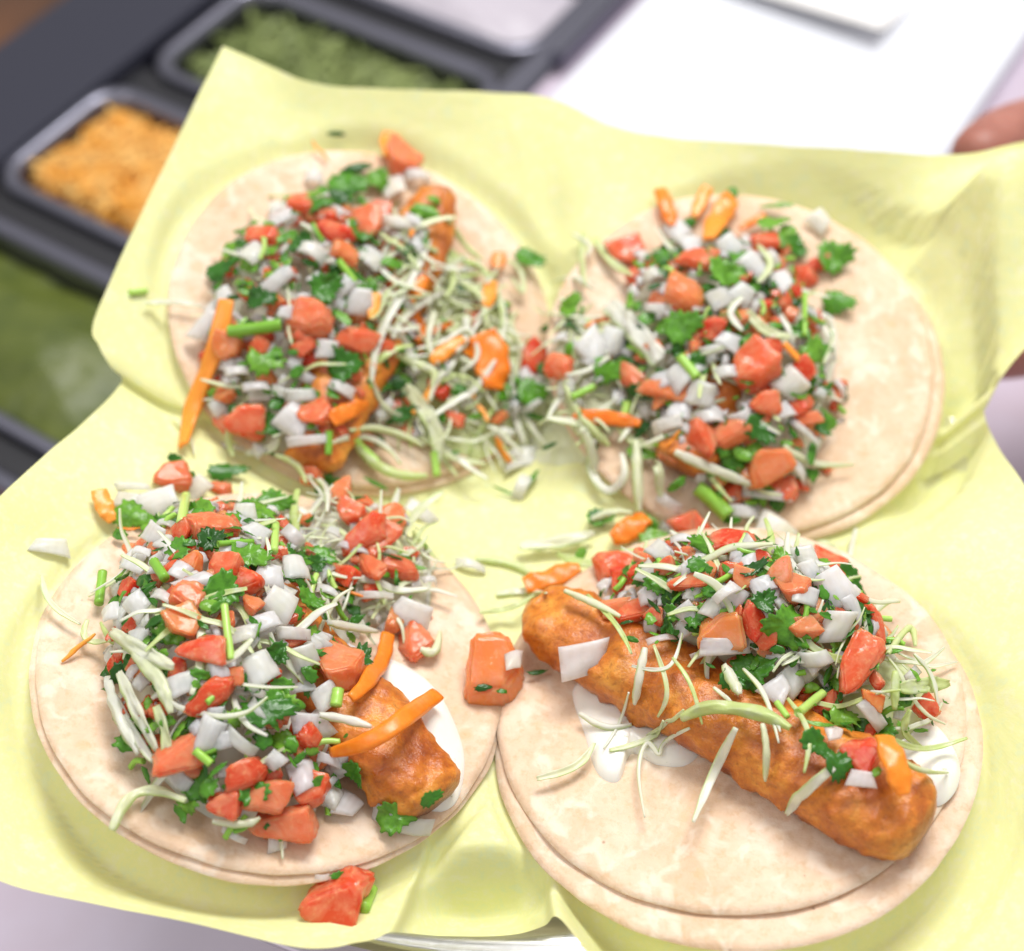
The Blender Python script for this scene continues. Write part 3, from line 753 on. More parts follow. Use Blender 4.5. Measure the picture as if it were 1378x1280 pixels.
def ribbon(name, C, width, th, mat, curl=0.0, seed=0, normal=None, taper=(0.5, 0.4), twist=0.0, ruf=0.10):
    """strip along points C (world or local), returns verts about C[mid]"""
    m_ = len(C); o = C[m_ // 2].copy(); vs = []; fs = []; ac = []; K = 6 if th < width * 0.16 else 4
    nr = Vector((0, 0, 1)) if normal is None else normal
    for i, c in enumerate(C):
        d = (C[min(i + 1, m_ - 1)] - C[max(i - 1, 0)]); d = d.normalized() if d.length > 1e-9 else Vector((1, 0, 0))
        s = d.cross(nr); s = s.normalized() if s.length > 1e-4 else Vector((0, 1, 0)); u = s.cross(d)
        f = i / (m_ - 1)
        an = twist * (f - 0.5) + 0.5 * nz(f * 5, seed, 2.2)
        s, u = s * math.cos(an) + u * math.sin(an), u * math.cos(an) - s * math.sin(an)
        f = i / (m_ - 1)
        w = width * min(1, taper[0] + (1 - taper[0]) * f / 0.25 if f < 0.25 else 1, taper[1] + (1 - taper[1]) * (1 - f) / 0.3 if f > 0.7 else 1) * (1 + 0.22 * nz(f * 7, seed * 1.7, 5))
        for side in (0, 1):
            for k in range(K + 1):
                v = k / K - 0.5
                vs.append(c - o + s * (v * w) + u * (curl * w * (0.25 - v * v) * 4 * 0.3 + (th / 2 if side == 0 else -th / 2) + ruf * w * nz(f * 6 + seed, v * 4.0, seed * 2.3)))
                ac.append(k / K)
    st = 2 * (K + 1); flags = []
    for i in range(m_ - 1):
        a, b = i * st, (i + 1) * st
        for k in range(K):
            fs.append((a + k, b + k, b + k + 1, a + k + 1)); fs.append((a + K + 1 + k, a + K + 2 + k, b + K + 2 + k, b + K + 1 + k))
        flags += [True] * (2 * K) + [False] * 2
        fs.append((a, a + K + 1, b + K + 1, b)); fs.append((a + K, b + K, b + 2 * K + 1, a + 2 * K + 1))
    for i in (0, m_ - 1):
        a = i * st
        for k in range(K): fs.append((a + k, a + k + 1, a + K + 2 + k, a + K + 1 + k)); flags.append(False)
    me = mesh(name, vs, fs, mat)
    bm = bmesh.new(); bm.from_mesh(me); bmesh.ops.recalc_face_normals(bm, faces=bm.faces); bm.to_mesh(me); bm.free()
    me.polygons.foreach_set('use_smooth', flags)
    at_ = me.attributes.new('across', 'FLOAT', 'POINT'); at_.data.foreach_set('value', ac)
    return me, o
def tube(name, C, r, mat):
    m_ = len(C); o = C[m_ // 2].copy(); vs = []; fs = []; K = 9
    for i, c in enumerate(C):
        d = (C[min(i + 1, m_ - 1)] - C[max(i - 1, 0)]).normalized(); s = d.cross(Vector((0.1, 0, 1))).normalized(); u = s.cross(d)
        for k in range(K):
            a = 2 * math.pi * k / K; vs.append(c - o + (s * math.cos(a) + u * math.sin(a)) * r * (1 + .08 * nz(i * .6, k * .4)))
    for i in range(m_ - 1):
        for k in range(K): k2 = (k + 1) % K; fs.append((i * K + k, i * K + k2, (i + 1) * K + k2, (i + 1) * K + k))
    fs.append(tuple(range(K))); fs.append(tuple((m_ - 1) * K + k for k in range(K)))
    return mesh(name, vs, fs, mat), o
LIB = {'t': [shape_tomato(i) for i in range(14)], 'o': [shape_onion(40 + i) for i in range(16)],
       'c': [shape_leaf(80 + i, 'leaf') for i in range(8)], 'x': [shape_leaf(120 + i, 'scrap' if i % 2 else 'sliver') for i in range(10)]}
def lib_ribbon(seed, mat, w, th, amp):
    r = random.Random(seed); P = []
    x = -0.5; y = 0; z = 0; an = r.uniform(-.5, .5)
    for i in range(6):
        P.append(Vector((x, y, z))); x += 0.2 * math.cos(an); y += 0.2 * math.sin(an); z += r.uniform(-.07, .07); an += r.uniform(-amp, amp)
    me, _ = ribbon('shred', catmull(P, 4), w, th, mat, r.uniform(-1, 1), seed, twist=r.uniform(-1.5, 1.5)); return me
LIB['b'] = [lib_ribbon(160 + i, M['b'], 0.03 + 0.055 * (i % 5) / 4, 0.014, 0.45) for i in range(18)]
LIB['k'] = [lib_ribbon(200 + i, M['k'], 0.14 + 0.05 * (i % 3), 0.045, 0.35) for i in range(8)]
def lib_stem(seed):
    r = random.Random(seed); P = [Vector((-.5, 0, 0)), Vector((0, r.uniform(-.08, .08), .03)), Vector((.5, 0, 0))]
    return tube('stem', catmull(P, 5), 0.075, M['s'])[0]
LIB['s'] = [lib_stem(240 + i) for i in range(5)]
NAME = {'t': 'tomato_dice', 'o': 'onion_dice', 'c': 'cilantro_leaf', 'x': 'cilantro_leaf', 'b': 'cabbage_shred', 'k': 'carrot_shred', 's': 'cilantro_stem'}
rng = random.Random(11)
def place(kind, p, n, xdir, w, h, d, parent, mesh_=None, loc=None):
    n = n.normalized(); x = xdir - n * xdir.dot(n)
    if x.length < 1e-5: x = n.orthogonal()
    x.normalize(); y = n.cross(x)
    me = mesh_ or rng.choice(LIB[kind])
    o = link(NAME[kind], me, None, None)
    mt = Matrix((x, y, n)).transposed().to_4x4(); mt.translation = p
    mt = mt @ Matrix.Diagonal((w, h, d, 1))
    if parent is not None:
        o.parent = parent; o.matrix_parent_inverse = Matrix.Translation(-parent.location)
    o.matrix_basis = mt
    return o
SOLID = []
def clear_of(p, extra):
    d = (CAM - p).normalized()
    for _ in range(14):
        if any((p - c).length < r + extra for c, r in SOLID if abs(p.x - c.x) < 0.012): p = p + d * 0.0006
        else: break
    return p
def chunk(k, kind, px, py, w, h=None, ang=None, lift=None, i=None, parent='root'):
    """a hand-placed piece: centre and size as seen, resting on the pile under it"""
    h = h if h is not None else w * rng.uniform(.75, 1.0)
    ang = ang if ang is not None else rng.uniform(-50, 50)
    lift = lift if lift is not None else {'t': 0.0015, 'o': 0.0024, 'c': 0.0036, 'x': 0.0036}.get(kind, 0.003)
    p = hit(px, py, lift); m_ = pxm(p)
    if kind in 'cxo': p = clear_of(p, 0.0006 if kind == 'o' else 0.0)
    sn = surf_n(p.x, p.y)
    n = sn * 0.45 + Vector((0, -0.42, 0.9)) * 0.55 + Vector((rng.uniform(-.38, .38), rng.uniform(-.38, .38), rng.uniform(-.2, .2))) * (0.4 if k is None else 1)
    a = math.radians(ang); xd = RGT * math.cos(a) + UPV * math.sin(a)
    kk = {'t': 0.90, 'o': 0.86}.get(kind, 1.08); W_, H_ = w * m_ * kk, h * m_ * kk * 1.04
    if kind in 'to': SOLID.append((p, 0.40 * min(W_, H_)))
    dep = {'t': min(W_, H_) * 0.95, 'o': min(W_, H_) * 0.8}.get(kind, min(W_, H_))
    me = LIB[kind][i] if i is not None else None
    return place(kind, p, n, xd, W_, H_, dep, ROOT[k] if parent == 'root' else parent, me)
def strip(k, kind, pts, width, lift=0.0045, parent='root', curl=0.5, name=None):
    """a hand-placed shred or stem laid along points as seen"""
    px = catmull([Vector((q[0], q[1], lift + (q[2] * 0.001 if len(q) > 2 else 0))) for q in pts], 5)
    P = [hit(q.x, q.y, q.z) for q in px]
    for _ in range(4):      # a shred is springy: it spans hollows instead of following every dip
        P = [P[0]] + [(P[i] * 2 + P[i - 1] + P[i + 1]) / 4 for i in range(1, len(P) - 1)] + [P[-1]]
    for i, p in enumerate(P):
        zz = Z(p.x, p.y) + lift * 0.6
        if p.z < zz: P[i] = Vector((p.x, p.y, zz))
    C = catmull(P, 2); m_ = pxm(P[0]); mid = C[len(C) // 2]
    nrm = (surf_n(mid.x, mid.y) + Vector((0, -0.5, 0.8))).normalized()
    if kind == 's': me, o = tube('stem', C, width * m_ * 0.5, M['s'])
    elif kind == 'k': me, o = ribbon('carrot', C, width * m_ * 1.1, max(0.0009, width * m_ * 0.17), M['k'], curl * .5, rng.random() * 50, nrm, (0.85, 0.5), rng.uniform(-.8, .8), 0.04)
    else: me, o = ribbon('cabbage', C, width * m_ * 0.80, 0.00045, M['b'], rng.uniform(-1.2, 1.4) * (1 if width < 30 else 0.15), rng.random() * 50, nrm, (0.6, 0.4) if width < 30 else (0.9, 0.85), rng.uniform(-1.1, 1.1), 0.12 if width < 20 else 0.30)
    return link(name or NAME[kind], me, None, ROOT[k] if parent == 'root' else parent, o)

# ------------------------------------------------------------------ fill of every pile (all round, not only the side in view)
def fill(k, count, mix, which, seed, sink=(-0.0035, 0.0012)):
    r = random.Random(seed); ms = [m_ for m_ in MOUNDS if m_[0] == k]
    kinds = list(mix); ws = [mix[q] for q in kinds]
    for _ in range(count):
        m_ = ms[r.choice(which)]; _, cx, cy, a, b, co, si, hh, pw = m_
        rr = math.sqrt(r.random()) * 0.99; th = r.uniform(0, 2 * math.pi)
        u, v = a * rr * math.cos(th), b * rr * math.sin(th)
        x, y = cx + u * co - v * si, cy + u * si + v * co
        tt = tort_top(x, y)
        if tt is None: continue
        z = tt + max(mound_h(x, y), 0.0012)
        f = fish_h(x, y, tt)
        if f is not None and f > z - 0.002:
            if k in ('fr', 'fl') and r.random() < 0.93: continue
            z = max(z, f)
        z += r.uniform(*sink)
        kind = r.choices(kinds, ws)[0]
        if kind == 'b' and rr > 0.93: continue
        if kind in 'cxs': z += 0.002
        n = surf_n(x, y) * 0.7 + Vector((r.uniform(-.5, .5), r.uniform(-.5, .5) - 0.1, 0.5))
        xd = Vector((r.uniform(-1, 1), r.uniform(-1, 1), 0))
        s = {'t': r.uniform(.0038, .0075), 'o': r.uniform(.0038, .0075), 'c': r.uniform(.006, .0105), 'x': r.uniform(.004, .0085), 'b': r.uniform(.018, .034), 'k': r.uniform(.010, .018), 's': r.uniform(.005, .009)}[kind]
        e = {'t': r.uniform(.55, 1), 'o': r.uniform(.5, 1)}.get(kind, 1.0)
        rng.seed(r.random())
        if kind == 's': place(kind, Vector((x, y, z)), n, xd, s, 0.012, 0.012, ROOT[k])
        elif kind == 'b': place(kind, Vector((x, y, z + 0.0005)), n + Vector((0, 0, .6)), xd, s, s, s * 0.7, ROOT[k])
        else: place(kind, Vector((x, y, z)), n, xd, s, s * e, s * (0.8 if kind in 'to' else 1), ROOT[k])
BASE = {'b': 5, 'o': 2, 't': 1}
PICO = {'o': 5, 't': 3.2, 'x': 4.0, 'c': 1.8, 's': 0.8, 'b': 0.7}
def bed(k, i, mats='b'):
    """the packed cabbage under a pile: one lumpy heap"""
    _, cx, cy, a, b, co, si, hh, pw = MOUNDS[i]; vs = []; fs = []; R_, A_ = 16, 48
    o = Vector((cx, cy, tort_top(cx, cy) or 0))
    for r_ in range(R_ + 1):
        s = r_ / R_
        for q in range(A_):
            th = 2 * math.pi * q / A_; u, v = a * .9 * s * math.cos(th), b * .9 * s * math.sin(th)
            x, y = cx + u * co - v * si, cy + u * si + v * co
            t = tort_top(x, y); t = paper_h(x, y) if t is None else t
            z = t - 0.0006 + mound_h(x, y) * 0.66 * (1 - s ** 6) + 0.0016 * noise.fractal(Vector((x, y, 0)) * 260, .8, 2, 2) * (1 - s ** 4)
            vs.append(Vector((x, y, z)) - o)
    for r_ in range(R_):
        for q in range(A_): q2 = (q + 1) % A_; fs.append((r_ * A_ + q, (r_ + 1) * A_ + q, (r_ + 1) * A_ + q2, r_ * A_ + q2))
    me = mesh('cabbage_bed', vs, fs, M['b']); ob = link('cabbage_bed', me, None, ROOT[k], o)
    return ob
for i, m_ in enumerate(MOUNDS): bed(m_[0], i)
fill('bl', 80, BASE, [0, 1], 1, (-0.004, 0)); fill('bl', 330, PICO, [0], 2); fill('bl', 120, {'b': 9, 'x': .8, 'k': .6, 'o': .6}, [1], 3, (-0.002, 0.003))
fill('br', 80, BASE, [0, 1], 4, (-0.004, 0)); fill('br', 360, PICO, [0], 5); fill('br', 40, {'b': 5, 'x': 1, 'k': .5, 'o': 2}, [1], 6, (-0.002, 0.002))
fill('fl', 100, BASE, [0, 1], 7, (-0.004, 0)); fill('fl', 400, PICO, [0], 8); fill('fl', 60, {'b': 1.5, 't': 3, 'x': 1, 'o': 3}, [1], 9, (-0.002, 0.001))
fill('fr', 70, BASE, [0], 10, (-0.004, 0)); fill('fr', 320, PICO, [0], 11); fill('fr', 35, PICO, [1], 12); fill('fr', 24, {'b': 1}, [0, 1], 13, (0.0, 0.003)); fill('fl', 24, {'b': 1}, [0, 1], 14, (-0.001, 0.003))
def flecks(k, count, seed):
    r = random.Random(seed); ms = [m_ for m_ in MOUNDS if m_[0] == k]
    for _ in range(count):
        _, cx, cy, a, b, co, si, hh, pw = r.choices(ms, [3] + [1] * (len(ms) - 1))[0]
        rr = math.sqrt(r.random()); th = r.uniform(0, 2 * math.pi); u, v = a * rr * math.cos(th), b * rr * math.sin(th)
        x, y = cx + u * co - v * si, cy + u * si + v * co
        if tort_top(x, y) is None: continue
        z = Z(x, y) + r.uniform(0.0012, 0.0042); s_ = r.uniform(.0018, .0042)
        place('x', Vector((x, y, z)), surf_n(x, y) + Vector((r.uniform(-.6, .6), r.uniform(-.6, .6), .3)), Vector((r.uniform(-1, 1), r.uniform(-1, 1), 0)), s_ * r.uniform(1, 2), s_, s_, ROOT[k])
for i, k in enumerate(('bl', 'br', 'fl', 'fr')): flecks(k, 110, 31 + i)
# ------------------------------------------------------------------ pieces that can be told apart, as they lie
rng.seed(5)
CH = {
'bl': dict(
 t=[(401,276,35),(492,306,46,46,10),(450,312,46,34),(358,315,50,26,-5),(464,341,38),(419,430,60,50,-15),(480,459,52,36,-20),(328,569,58,50,0),(411,463,36,22),(537,215,58,44,-35),(425,560,52,36,30),(305,467,42,36),(614,564,26),(350,470,30),(520,470,36,22),(478,500,34,24),(300,570,32)],
 k=[(431,203,34,24),],
 c=[(468,247,64,44),(429,268,44),(301,357,58,26,30),(350,402,46),(439,386,52),(358,483,58,46),(464,491,54),(712,349,48,34,-20),(362,573,42),(545,556,42,24,20),(510,243,40)],
 x=[(570,284,24,58,80),(370,357,26),(460,426,42,20,-50),(527,353,38,24),(480,225,46,20,20),(395,330,24),(330,440,30),(500,440,26),(585,268,22),(405,330,24),(452,180,26,16),(640,560,22),(505,650,40,14,-20),(400,500,24),(480,370,34,12,-40)],
 o=[(419,341,48,46),(529,252,36,44),(533,300,54,40),(484,402,46),(464,388,42,30),(370,378,28,52),(342,341,30,40),(378,296,44,24),(281,434,36,50),(293,548,30,44),(395,568,50,40),(313,601,46,20),(415,593,62,30),(423,239,28,40),(561,237,36),(500,349,40),(403,532,44,40),(460,524,42),(345,520,40),(320,500,36),(560,330,30,40),(300,400,30),(385,420,30),(440,470,30),(560,300,34,22,-30)]),
'br': dict(
 t=[(925,401,68,42,-35),(939,350,48,36),(716,485,48,36),(753,494,44,38),(850,508,42,30,-30),(901,526,74,30,-25),(1013,494,56,62),(1078,503,42,34),(1027,545,44,36),(1083,564,48,18),(948,591,44,40),(980,582,52,36),(1031,624,48,70,-60),(1055,661,40,32),(1101,355,32),(1083,373,32),(1031,327,36),(843,340,56,36),(880,470,26),(960,440,30),(1040,470,34),(990,429,42,22)],
 k=[(799,434,28,26),(906,591,28,16)],
 c=[(976,369,62,48),(920,438,62,48),(818,499,52,40),(767,410,44,36),(1041,299,54,26,20),(1124,345,56,50),(1129,406,52,36),(1097,471,42,44,80),(716,527,48,40),(1069,331,42),(1022,578,54,40),(864,610,48,24,-15),(809,696,40,26)],
 x=[(860,527,24,56,80),(1004,508,24,60,70),(1046,276,52,14,-8),(1045,436,24),(1008,459,30),(864,578,32),(911,652,32),(1092,610,46,20,60),(1110,582,22),(985,258,18,26),(880,385,24),(925,300,26),(740,440,34,14,20),(940,480,26),(1000,610,30),(985,640,24),(1060,310,26),(720,560,30,12)],
 o=[(883,415,40,28),(795,466,52,42),(820,461,32,40),(920,503,52,32),(892,512,34),(980,459,42,34),(980,503,42),(897,573,50,38),(911,554,40),(967,406,40,32),(860,345,38,28),(911,313,36),(1064,517,42,36),(1050,554,36),(1083,582,58,22),(1069,629,60,40,-30),(1101,299,30),(980,331,42),(1013,359,42),(962,470,42),(957,564,42),(1000,395,40,30),(1050,380,40),(930,330,34),(880,370,30),(940,530,40),(1000,560,34),(760,520,34),(1090,420,34),(1040,350,30)]),
'fl': dict(
 t=[(229,644,52,40),(285,708,62,44,10),(245,718,32),(247,742,38,16),(298,769,46,42),(330,782,58,36,-25),(255,801,44,52),(248,840,52,46),(277,872,74,42),(295,657,28),(311,910,36),(290,934,80,36),(452,899,66,58,-30),(463,771,50,30),(488,722,66,44,25),(525,696,64,40,30),(509,728,60,36),(541,765,56,26,-10),(557,866,54,50),(248,1014,50,92,-75),(408,988,44,34),(333,1041,64,40,20),(360,1073,56,46,-10),(413,1062,54,46),(387,1110,84,50,15),(307,1078,48,40),(456,664,32,40),(500,765,50,30),(420,640,30),(470,690,40,30)],
 k=[(174,712,30,16,-5),(105,871,52,30),(472,797,48,20,-20)],
 c=[(178,692,62,44),(346,686,56,42),(372,676,58,38),(338,747,64,48),(301,793,54,52),(445,655,54,40),(306,633,62,26,15),(380,947,48,36),(360,956,88,48,20),(533,1099,64,44,10),(417,806,48,28),(425,747,34,60,80),(477,1041,44,28,-40),(580,1074,42,22,15)],
 x=[(160,718,22,42),(314,697,26,32),(290,817,32),(269,907,32,36),(420,880,30),(417,907,32),(208,835,44,18,20),(194,793,38,16,35),(222,972,28,22),(291,1036,34,18,40),(424,1057,38,18,60),(403,1020,26),(238,619,28,22),(535,751,62,9,0),(330,1078,20,18),(255,730,22),(265,690,26),(200,710,30),(400,950,30),(445,870,24),(470,900,22),(383,1127,22,12),(420,1010,22),(250,640,30,20)],
 o=[(178,655,52,26,8),(221,676,54,58,-70),(176,673,46,30),(269,660,42,36),(343,716,44,40),(362,774,48,34,-10),(394,724,38,46),(266,782,26,48,-70),(221,806,44,32,-30),(396,763,46,40),(348,902,48,42),(293,899,30,40),(396,854,52,34,10),(433,867,44,26),(327,854,40),(176,763,52,36),(210,716,52,34),(157,825,40),(184,817,36),(407,888,48,36),(436,936,42,34),(250,920,48,28,20),(444,801,42),(372,811,52,44),(280,988,36,46),(323,998,54,40,-30),(291,966,32),(408,972,42,24),(466,1083,42,40),(551,823,64,54,-25),(503,802,54,24,10),(541,1103,86,58,-10),(445,1025,44,30),(567,690,46,24,-30),(360,840,42),(310,740,36),(190,745,40),(240,770,36),(330,690,40),(300,1000,34),(545,700,30,20),(455,1015,40,26),(370,1020,34)]),
'fr': dict(
 t=[(832,767,58,54,-5),(840,815,60,26,12),(895,765,32),(927,782,58,26,-10),(985,732,40,68,75),(927,705,42,36),(970,849,62,54),(850,823,48,34),(1048,776,42),(1064,791,50,36,-40),(1116,760,56,30,-20),(1017,838,44,40),(1085,844,38),(1153,898,96,50,62,0.003),(1105,953,54,34,10),(1177,843,54,28,70),(1163,1011,52,48),(1177,943,32,26),(980,729,36),(933,708,40,30),(880,830,30),(1030,860,34),(1000,780,34)],
 c=[(807,697,42,28),(880,722,48,28,-10),(952,732,30,58,70),(1015,901,70,56,20),(1057,843,60,74,60),(1029,809,40,34),(1146,782,62,28,-60),(1136,963,46,34),(1129,1028,44,46),(1098,1001,54,34),(942,762,42,24),(1015,764,48,20),(985,915,40,30)],
 x=[(875,702,30,20),(877,830,24,46,80),(905,822,26),(782,745,16,30),(932,845,24,28),(955,792,24,30),(1112,829,10,54,70),(1201,877,32,14,10),(1105,975,44,20,-25),(955,798,22),(1088,925,28),(1115,908,10,44),(850,860,22),(1180,1038,18),(1050,760,24),(1145,830,16,44),(905,850,24),(985,700,26),(1000,955,22)],
 o=[(782,884,72,46,0,0.001),(925,732,48,44),(905,710,42,28),(900,677,38,30),(925,770,22),(982,800,44,36),(872,772,34,30),(892,745,44,24),(925,825,32),(1119,788,60,54,20),(978,798,42),(1095,884,46,56),(1046,929,46,34,45),(974,870,64,22,0),(1064,912,42),(1125,840,42,46),(1146,819,30,38),(1174,967,48,26),(1160,1046,44,22),(1122,987,28,22),(1074,747,48,34),(1033,666,72,30,-5),(1038,718,58,44),(1064,739,46),(918,723,44),(1000,690,46),(870,800,34),(890,860,44,26),(1010,735,36),(1085,800,44),(1030,790,32),(960,820,30),(945,880,36,20),(1140,1010,26),(850,745,44,26),(1090,770,34)]),
}
for k, d in CH.items():
    for kind in 'tokcx':
        for row in d.get(kind, ()):
            a = list(row) + [None] * (6 - len(row))
            chunk(k, kind, a[0], a[1], a[2], a[3], a[4], a[5])
ST = {
'bl': dict(
 k=[([(305,404),(290,470),(262,540),(246,600)],24),([(648,450),(662,485),(664,524)],44),([(672,340),(669,362)],18),([(661,380),(654,414)],18),([(622,455),(600,472),(580,488)],18),([(570,372),(560,398)],18),([(445,566),(470,552),(494,546)],22),([(505,395),(500,430)],16),([(527,180),(524,212)],26)],
 s=[([(309,446),(345,442),(378,437)],17),([(476,589),(490,606),(508,622)],12),([(584,608),(588,640)],11),([(443,580),(442,612)],10),([(455,350),(478,380)],10)],
 b=[([(578,322),(556,370),(525,420),(505,470),(500,516)],15),([(600,390),(570,405),(540,430),(528,455)],13),([(570,330),(600,345),(612,375),(600,400)],10),([(610,345),(650,360),(672,400),(676,440)],9),([(600,290),(625,330),(650,350)],10),([(640,350),(668,390),(678,430),(672,470)],12),([(560,470),(600,460),(630,440),(645,480),(620,500)],9),([(530,475),(560,490),(585,500),(580,520)],14),([(500,510),(515,545),(540,560)],8),([(470,580),(500,575),(540,585),(570,600)],12),([(545,520),(570,550),(590,590),(585,630)],26),([(440,600),(480,585),(520,600),(540,625)],10),([(480,600),(505,625),(540,640),(575,640)],18),([(195,408),(230,406),(272,412)],9),([(330,610),(365,605),(375,585)],14),([(370,612),(400,625),(412,650)],10),([(520,440),(545,460),(560,500)],16),([(585,420),(575,460),(590,490)],12),([(620,380),(650,400),(655,440)],10),([(690,375),(705,395),(700,360),(680,350)],9)]),
'br': dict(
 k=[([(888,255),(898,280),(906,304)],18),([(953,252),(944,270),(934,292)],16),([(985,266),(968,292),(953,322)],26),([(1030,290),(995,308)],10),([(774,560),(815,562),(862,570)],18),([(1055,462),(1084,494)],8)],
 s=[([(1083,395),(1083,452)],7),([(915,480),(938,508)],14),([(845,540),(838,570)],12),([(800,520),(770,535)],10)],
 b=[([(818,408),(850,440),(888,485)],34),([(799,592),(793,630),(818,664),(842,640),(836,610)],15),([(856,592),(858,640),(860,690)],19),([(880,625),(890,668)],15),([(908,608),(950,628),(1018,655)],17),([(1006,418),(1030,446),(1064,452)],17),([(785,312),(782,350),(788,385)],12),([(744,380),(770,372),(800,390)],9),([(800,320),(820,350),(850,370)],12),([(760,540),(800,580),(820,600)],14),([(770,570),(795,600),(800,640)],18),([(740,520),(770,545),(790,590)],12),([(1110,425),(1125,455),(1108,490)],14),([(1055,600),(1095,625),(1150,625)],11),([(1020,330),(1040,355),(1020,380)],12),([(830,560),(845,590),(880,600)],16),([(1000,400),(980,420),(1000,445)],12),([(770,315),(795,330),(790,345)],8),([(820,480),(790,500),(760,505)],10)]),
'fl': dict(
 k=[([(133,660),(140,680),(152,702)],22),([(522,853),(511,900),(472,940)],19),([(589,934,5),(551,961,6),(498,998,4),(445,1013)],21)],
 s=[([(293,732),(340,729)],9),([(371,706),(369,742)],11),([(250,668),(244,704)],13),([(302,814),(306,850),(311,888)],11),([(138,770),(133,812)],13),([(207,756),(222,778)],14),([(455,928),(452,950)],17),([(262,1010),(284,1028)],12)],
 b=[([(145,913),(160,960),(188,1015)],26),([(160,905),(180,950),(210,1010)],22),([(150,930),(178,985),(205,1024)],18),([(151,1118),(170,1076),(206,1062),(250,1078)],20),([(150,850),(195,880),(234,898)],26),([(118,834),(112,852),(122,864),(148,862)],10),([(56,774),(66,812),(108,840)],9),([(440,838),(509,850)],15),([(429,962),(465,968),(500,978)],15),([(180,880),(215,915),(230,960)],24),([(286,1105),(330,1110),(350,1100)],14),([(560,870),(585,880),(592,850)],16),([(400,660),(395,690),(400,720)],16),([(210,950),(225,1000),(220,1030)],20),([(415,640),(440,655),(440,690)],12)]),
'fr': dict(
 k=[([(706,788),(735,780),(780,764)],27),([(868,696),(848,712),(824,726)],28),([(1190,992,4),(1206,1030,3),(1216,1070,1)],30)],
 s=[([(1074,960),(1108,932)],13),([(938,656),(958,672),(980,694)],22),([(860,1),(861,2)],0) ,([(1045,945),(1060,965)],9)],
 b=[([(918,966),(950,952),(986,953),(1030,962),(1064,980)],24),([(990,980,2),(962,1036,3),(933,1106,5)],15),([(1026,974,2),(1032,1010,2),(1029,1054,2)],12),([(975,896),(996,935)],20),([(868,872),(860,912),(853,954)],15),([(850,896),(880,902),(906,894),(918,852)],7),([(846,932),(834,974),(812,1008)],5),([(928,980),(893,998),(887,1018),(871,996),(858,1036),(868,1100)],8),([(1122,1032),(1082,1066),(1058,1096)],19),([(1192,990,2),(1239,1010,3),(1302,993,4)],10),([(1212,926),(1278,919)],26),([(1205,903),(1204,955)],15),([(698,736),(756,729),(800,718)],24),([(646,824),(688,818),(720,800)],10),([(722,1048),(777,1032),(800,1000)],13),([(760,795),(800,812),(835,830)],13),([(870,990),(905,970),(920,955)],7),([(1000,960),(1040,965),(1050,985)],7),([(1195,880),(1225,840),(1232,870)],12),([(795,700),(820,690),(850,690)],14),([(880,868),(900,930),(885,965)],8),([(905,885),(930,920),(945,975)],7),([(1000,900),(1030,935),(1048,1000)],8),([(1060,940),(1090,985),(1082,1040)],9),([(790,800),(830,840),(850,880)],8),([(820,1010),(860,1000),(890,985)],10),([(780,960),(815,980),(850,975)],12),([(1190,1000),(1230,1035),(1275,1040)],9),([(1230,880),(1255,910),(1262,950)],9),([(750,745),(790,760),(830,745)],14),([(960,925),(985,945)],7),([(1225,955),(1215,985),(1240,1005)],12)]),
}
for k, d in ST.items():
    for kind, rows in d.items():
        for pts, w in rows:
            if w: strip(k, kind, pts, w)

# ------------------------------------------------------------------ loose bits fallen on the paper
def loose(kind, px, py, w, h, ang, label, cat, lift=0.0022, name=None, i=None):
    o = chunk(None, kind, px, py, w, h, ang, lift, i, parent=None)
    if name: o.name = name
    return tag(o, label, cat)
def crumb(kind, px, py, w, h, ang, parent, lift):
    o = chunk(None, kind, px, py, w, h, ang, lift, None, parent=None)
    mw = o.matrix_basis.copy(); o.parent = parent; o.matrix_parent_inverse = parent.matrix_basis.inverted(); o.matrix_basis = mw
    return o
a = loose('t', 457, 1204, 84, 86, -20, 'red tomato dice with chopped cilantro fallen on the paper below the tacos', 'tomato', 0.0075)
crumb('x', 475, 1184, 42, 20, -15, a, 0.0112); crumb('x', 455, 1178, 24, 16, 10, a, 0.0110); crumb('o', 434, 1180, 22, 18, 0, a, 0.0105)
st = strip(None, 's', [(500, 1196), (490, 1222)], 17, 0.002, None); st.name = 'cilantro_stem_piece'; tag(st, 'short green cilantro stem leaning on the fallen tomato dice', 'stem')
a = loose('t', 668, 902, 84, 92, 5, 'red tomato dice resting between the tortilla edges with green flecks', 'tomato', 0.005)
crumb('x', 668, 872, 24, 12, 0, a, 0.0108); crumb('x', 650, 925, 26, 14, 10, a, 0.0075); crumb('o', 690, 888, 26, 28, 0, a, 0.0095); crumb('x', 676, 930, 16, 10, 0, a, 0.0072)
loose('x', 723, 905, 28, 18, 5, 'green cilantro scrap beside the tomato dice between the tortillas', 'cilantro', 0.003)
loose('o', 64, 734, 56, 30, 4, 'translucent onion chip lying alone on the yellow paper', 'onion', 0.0018)
o = strip(None, 's', [(174, 394), (197, 392)], 9, 0.0012, None); o.name = 'chive_scrap'; tag(o, 'tiny bright green stem scrap on the paper beside a crease', 'stem')
loose('o', 702, 618, 48, 30, 5, 'pale onion dice with green fleck on paper between the back tacos', 'onion', 0.002)
loose('o', 703, 655, 40, 42, 70, 'pale onion dice fallen into the gap at the middle of the paper', 'onion', 0.002)
loose('x', 682, 662, 44, 10, -25, 'thin dark green cilantro sliver at the middle of the paper', 'cilantro', 0.002)
loose('x', 716, 645, 34, 10, 60, 'thin green cilantro sliver against the fallen onion dice', 'cilantro', 0.003)
loose('x', 740, 600, 26, 14, 20, 'small green cilantro scrap at the edge of the cabbage spill', 'cilantro', 0.003)
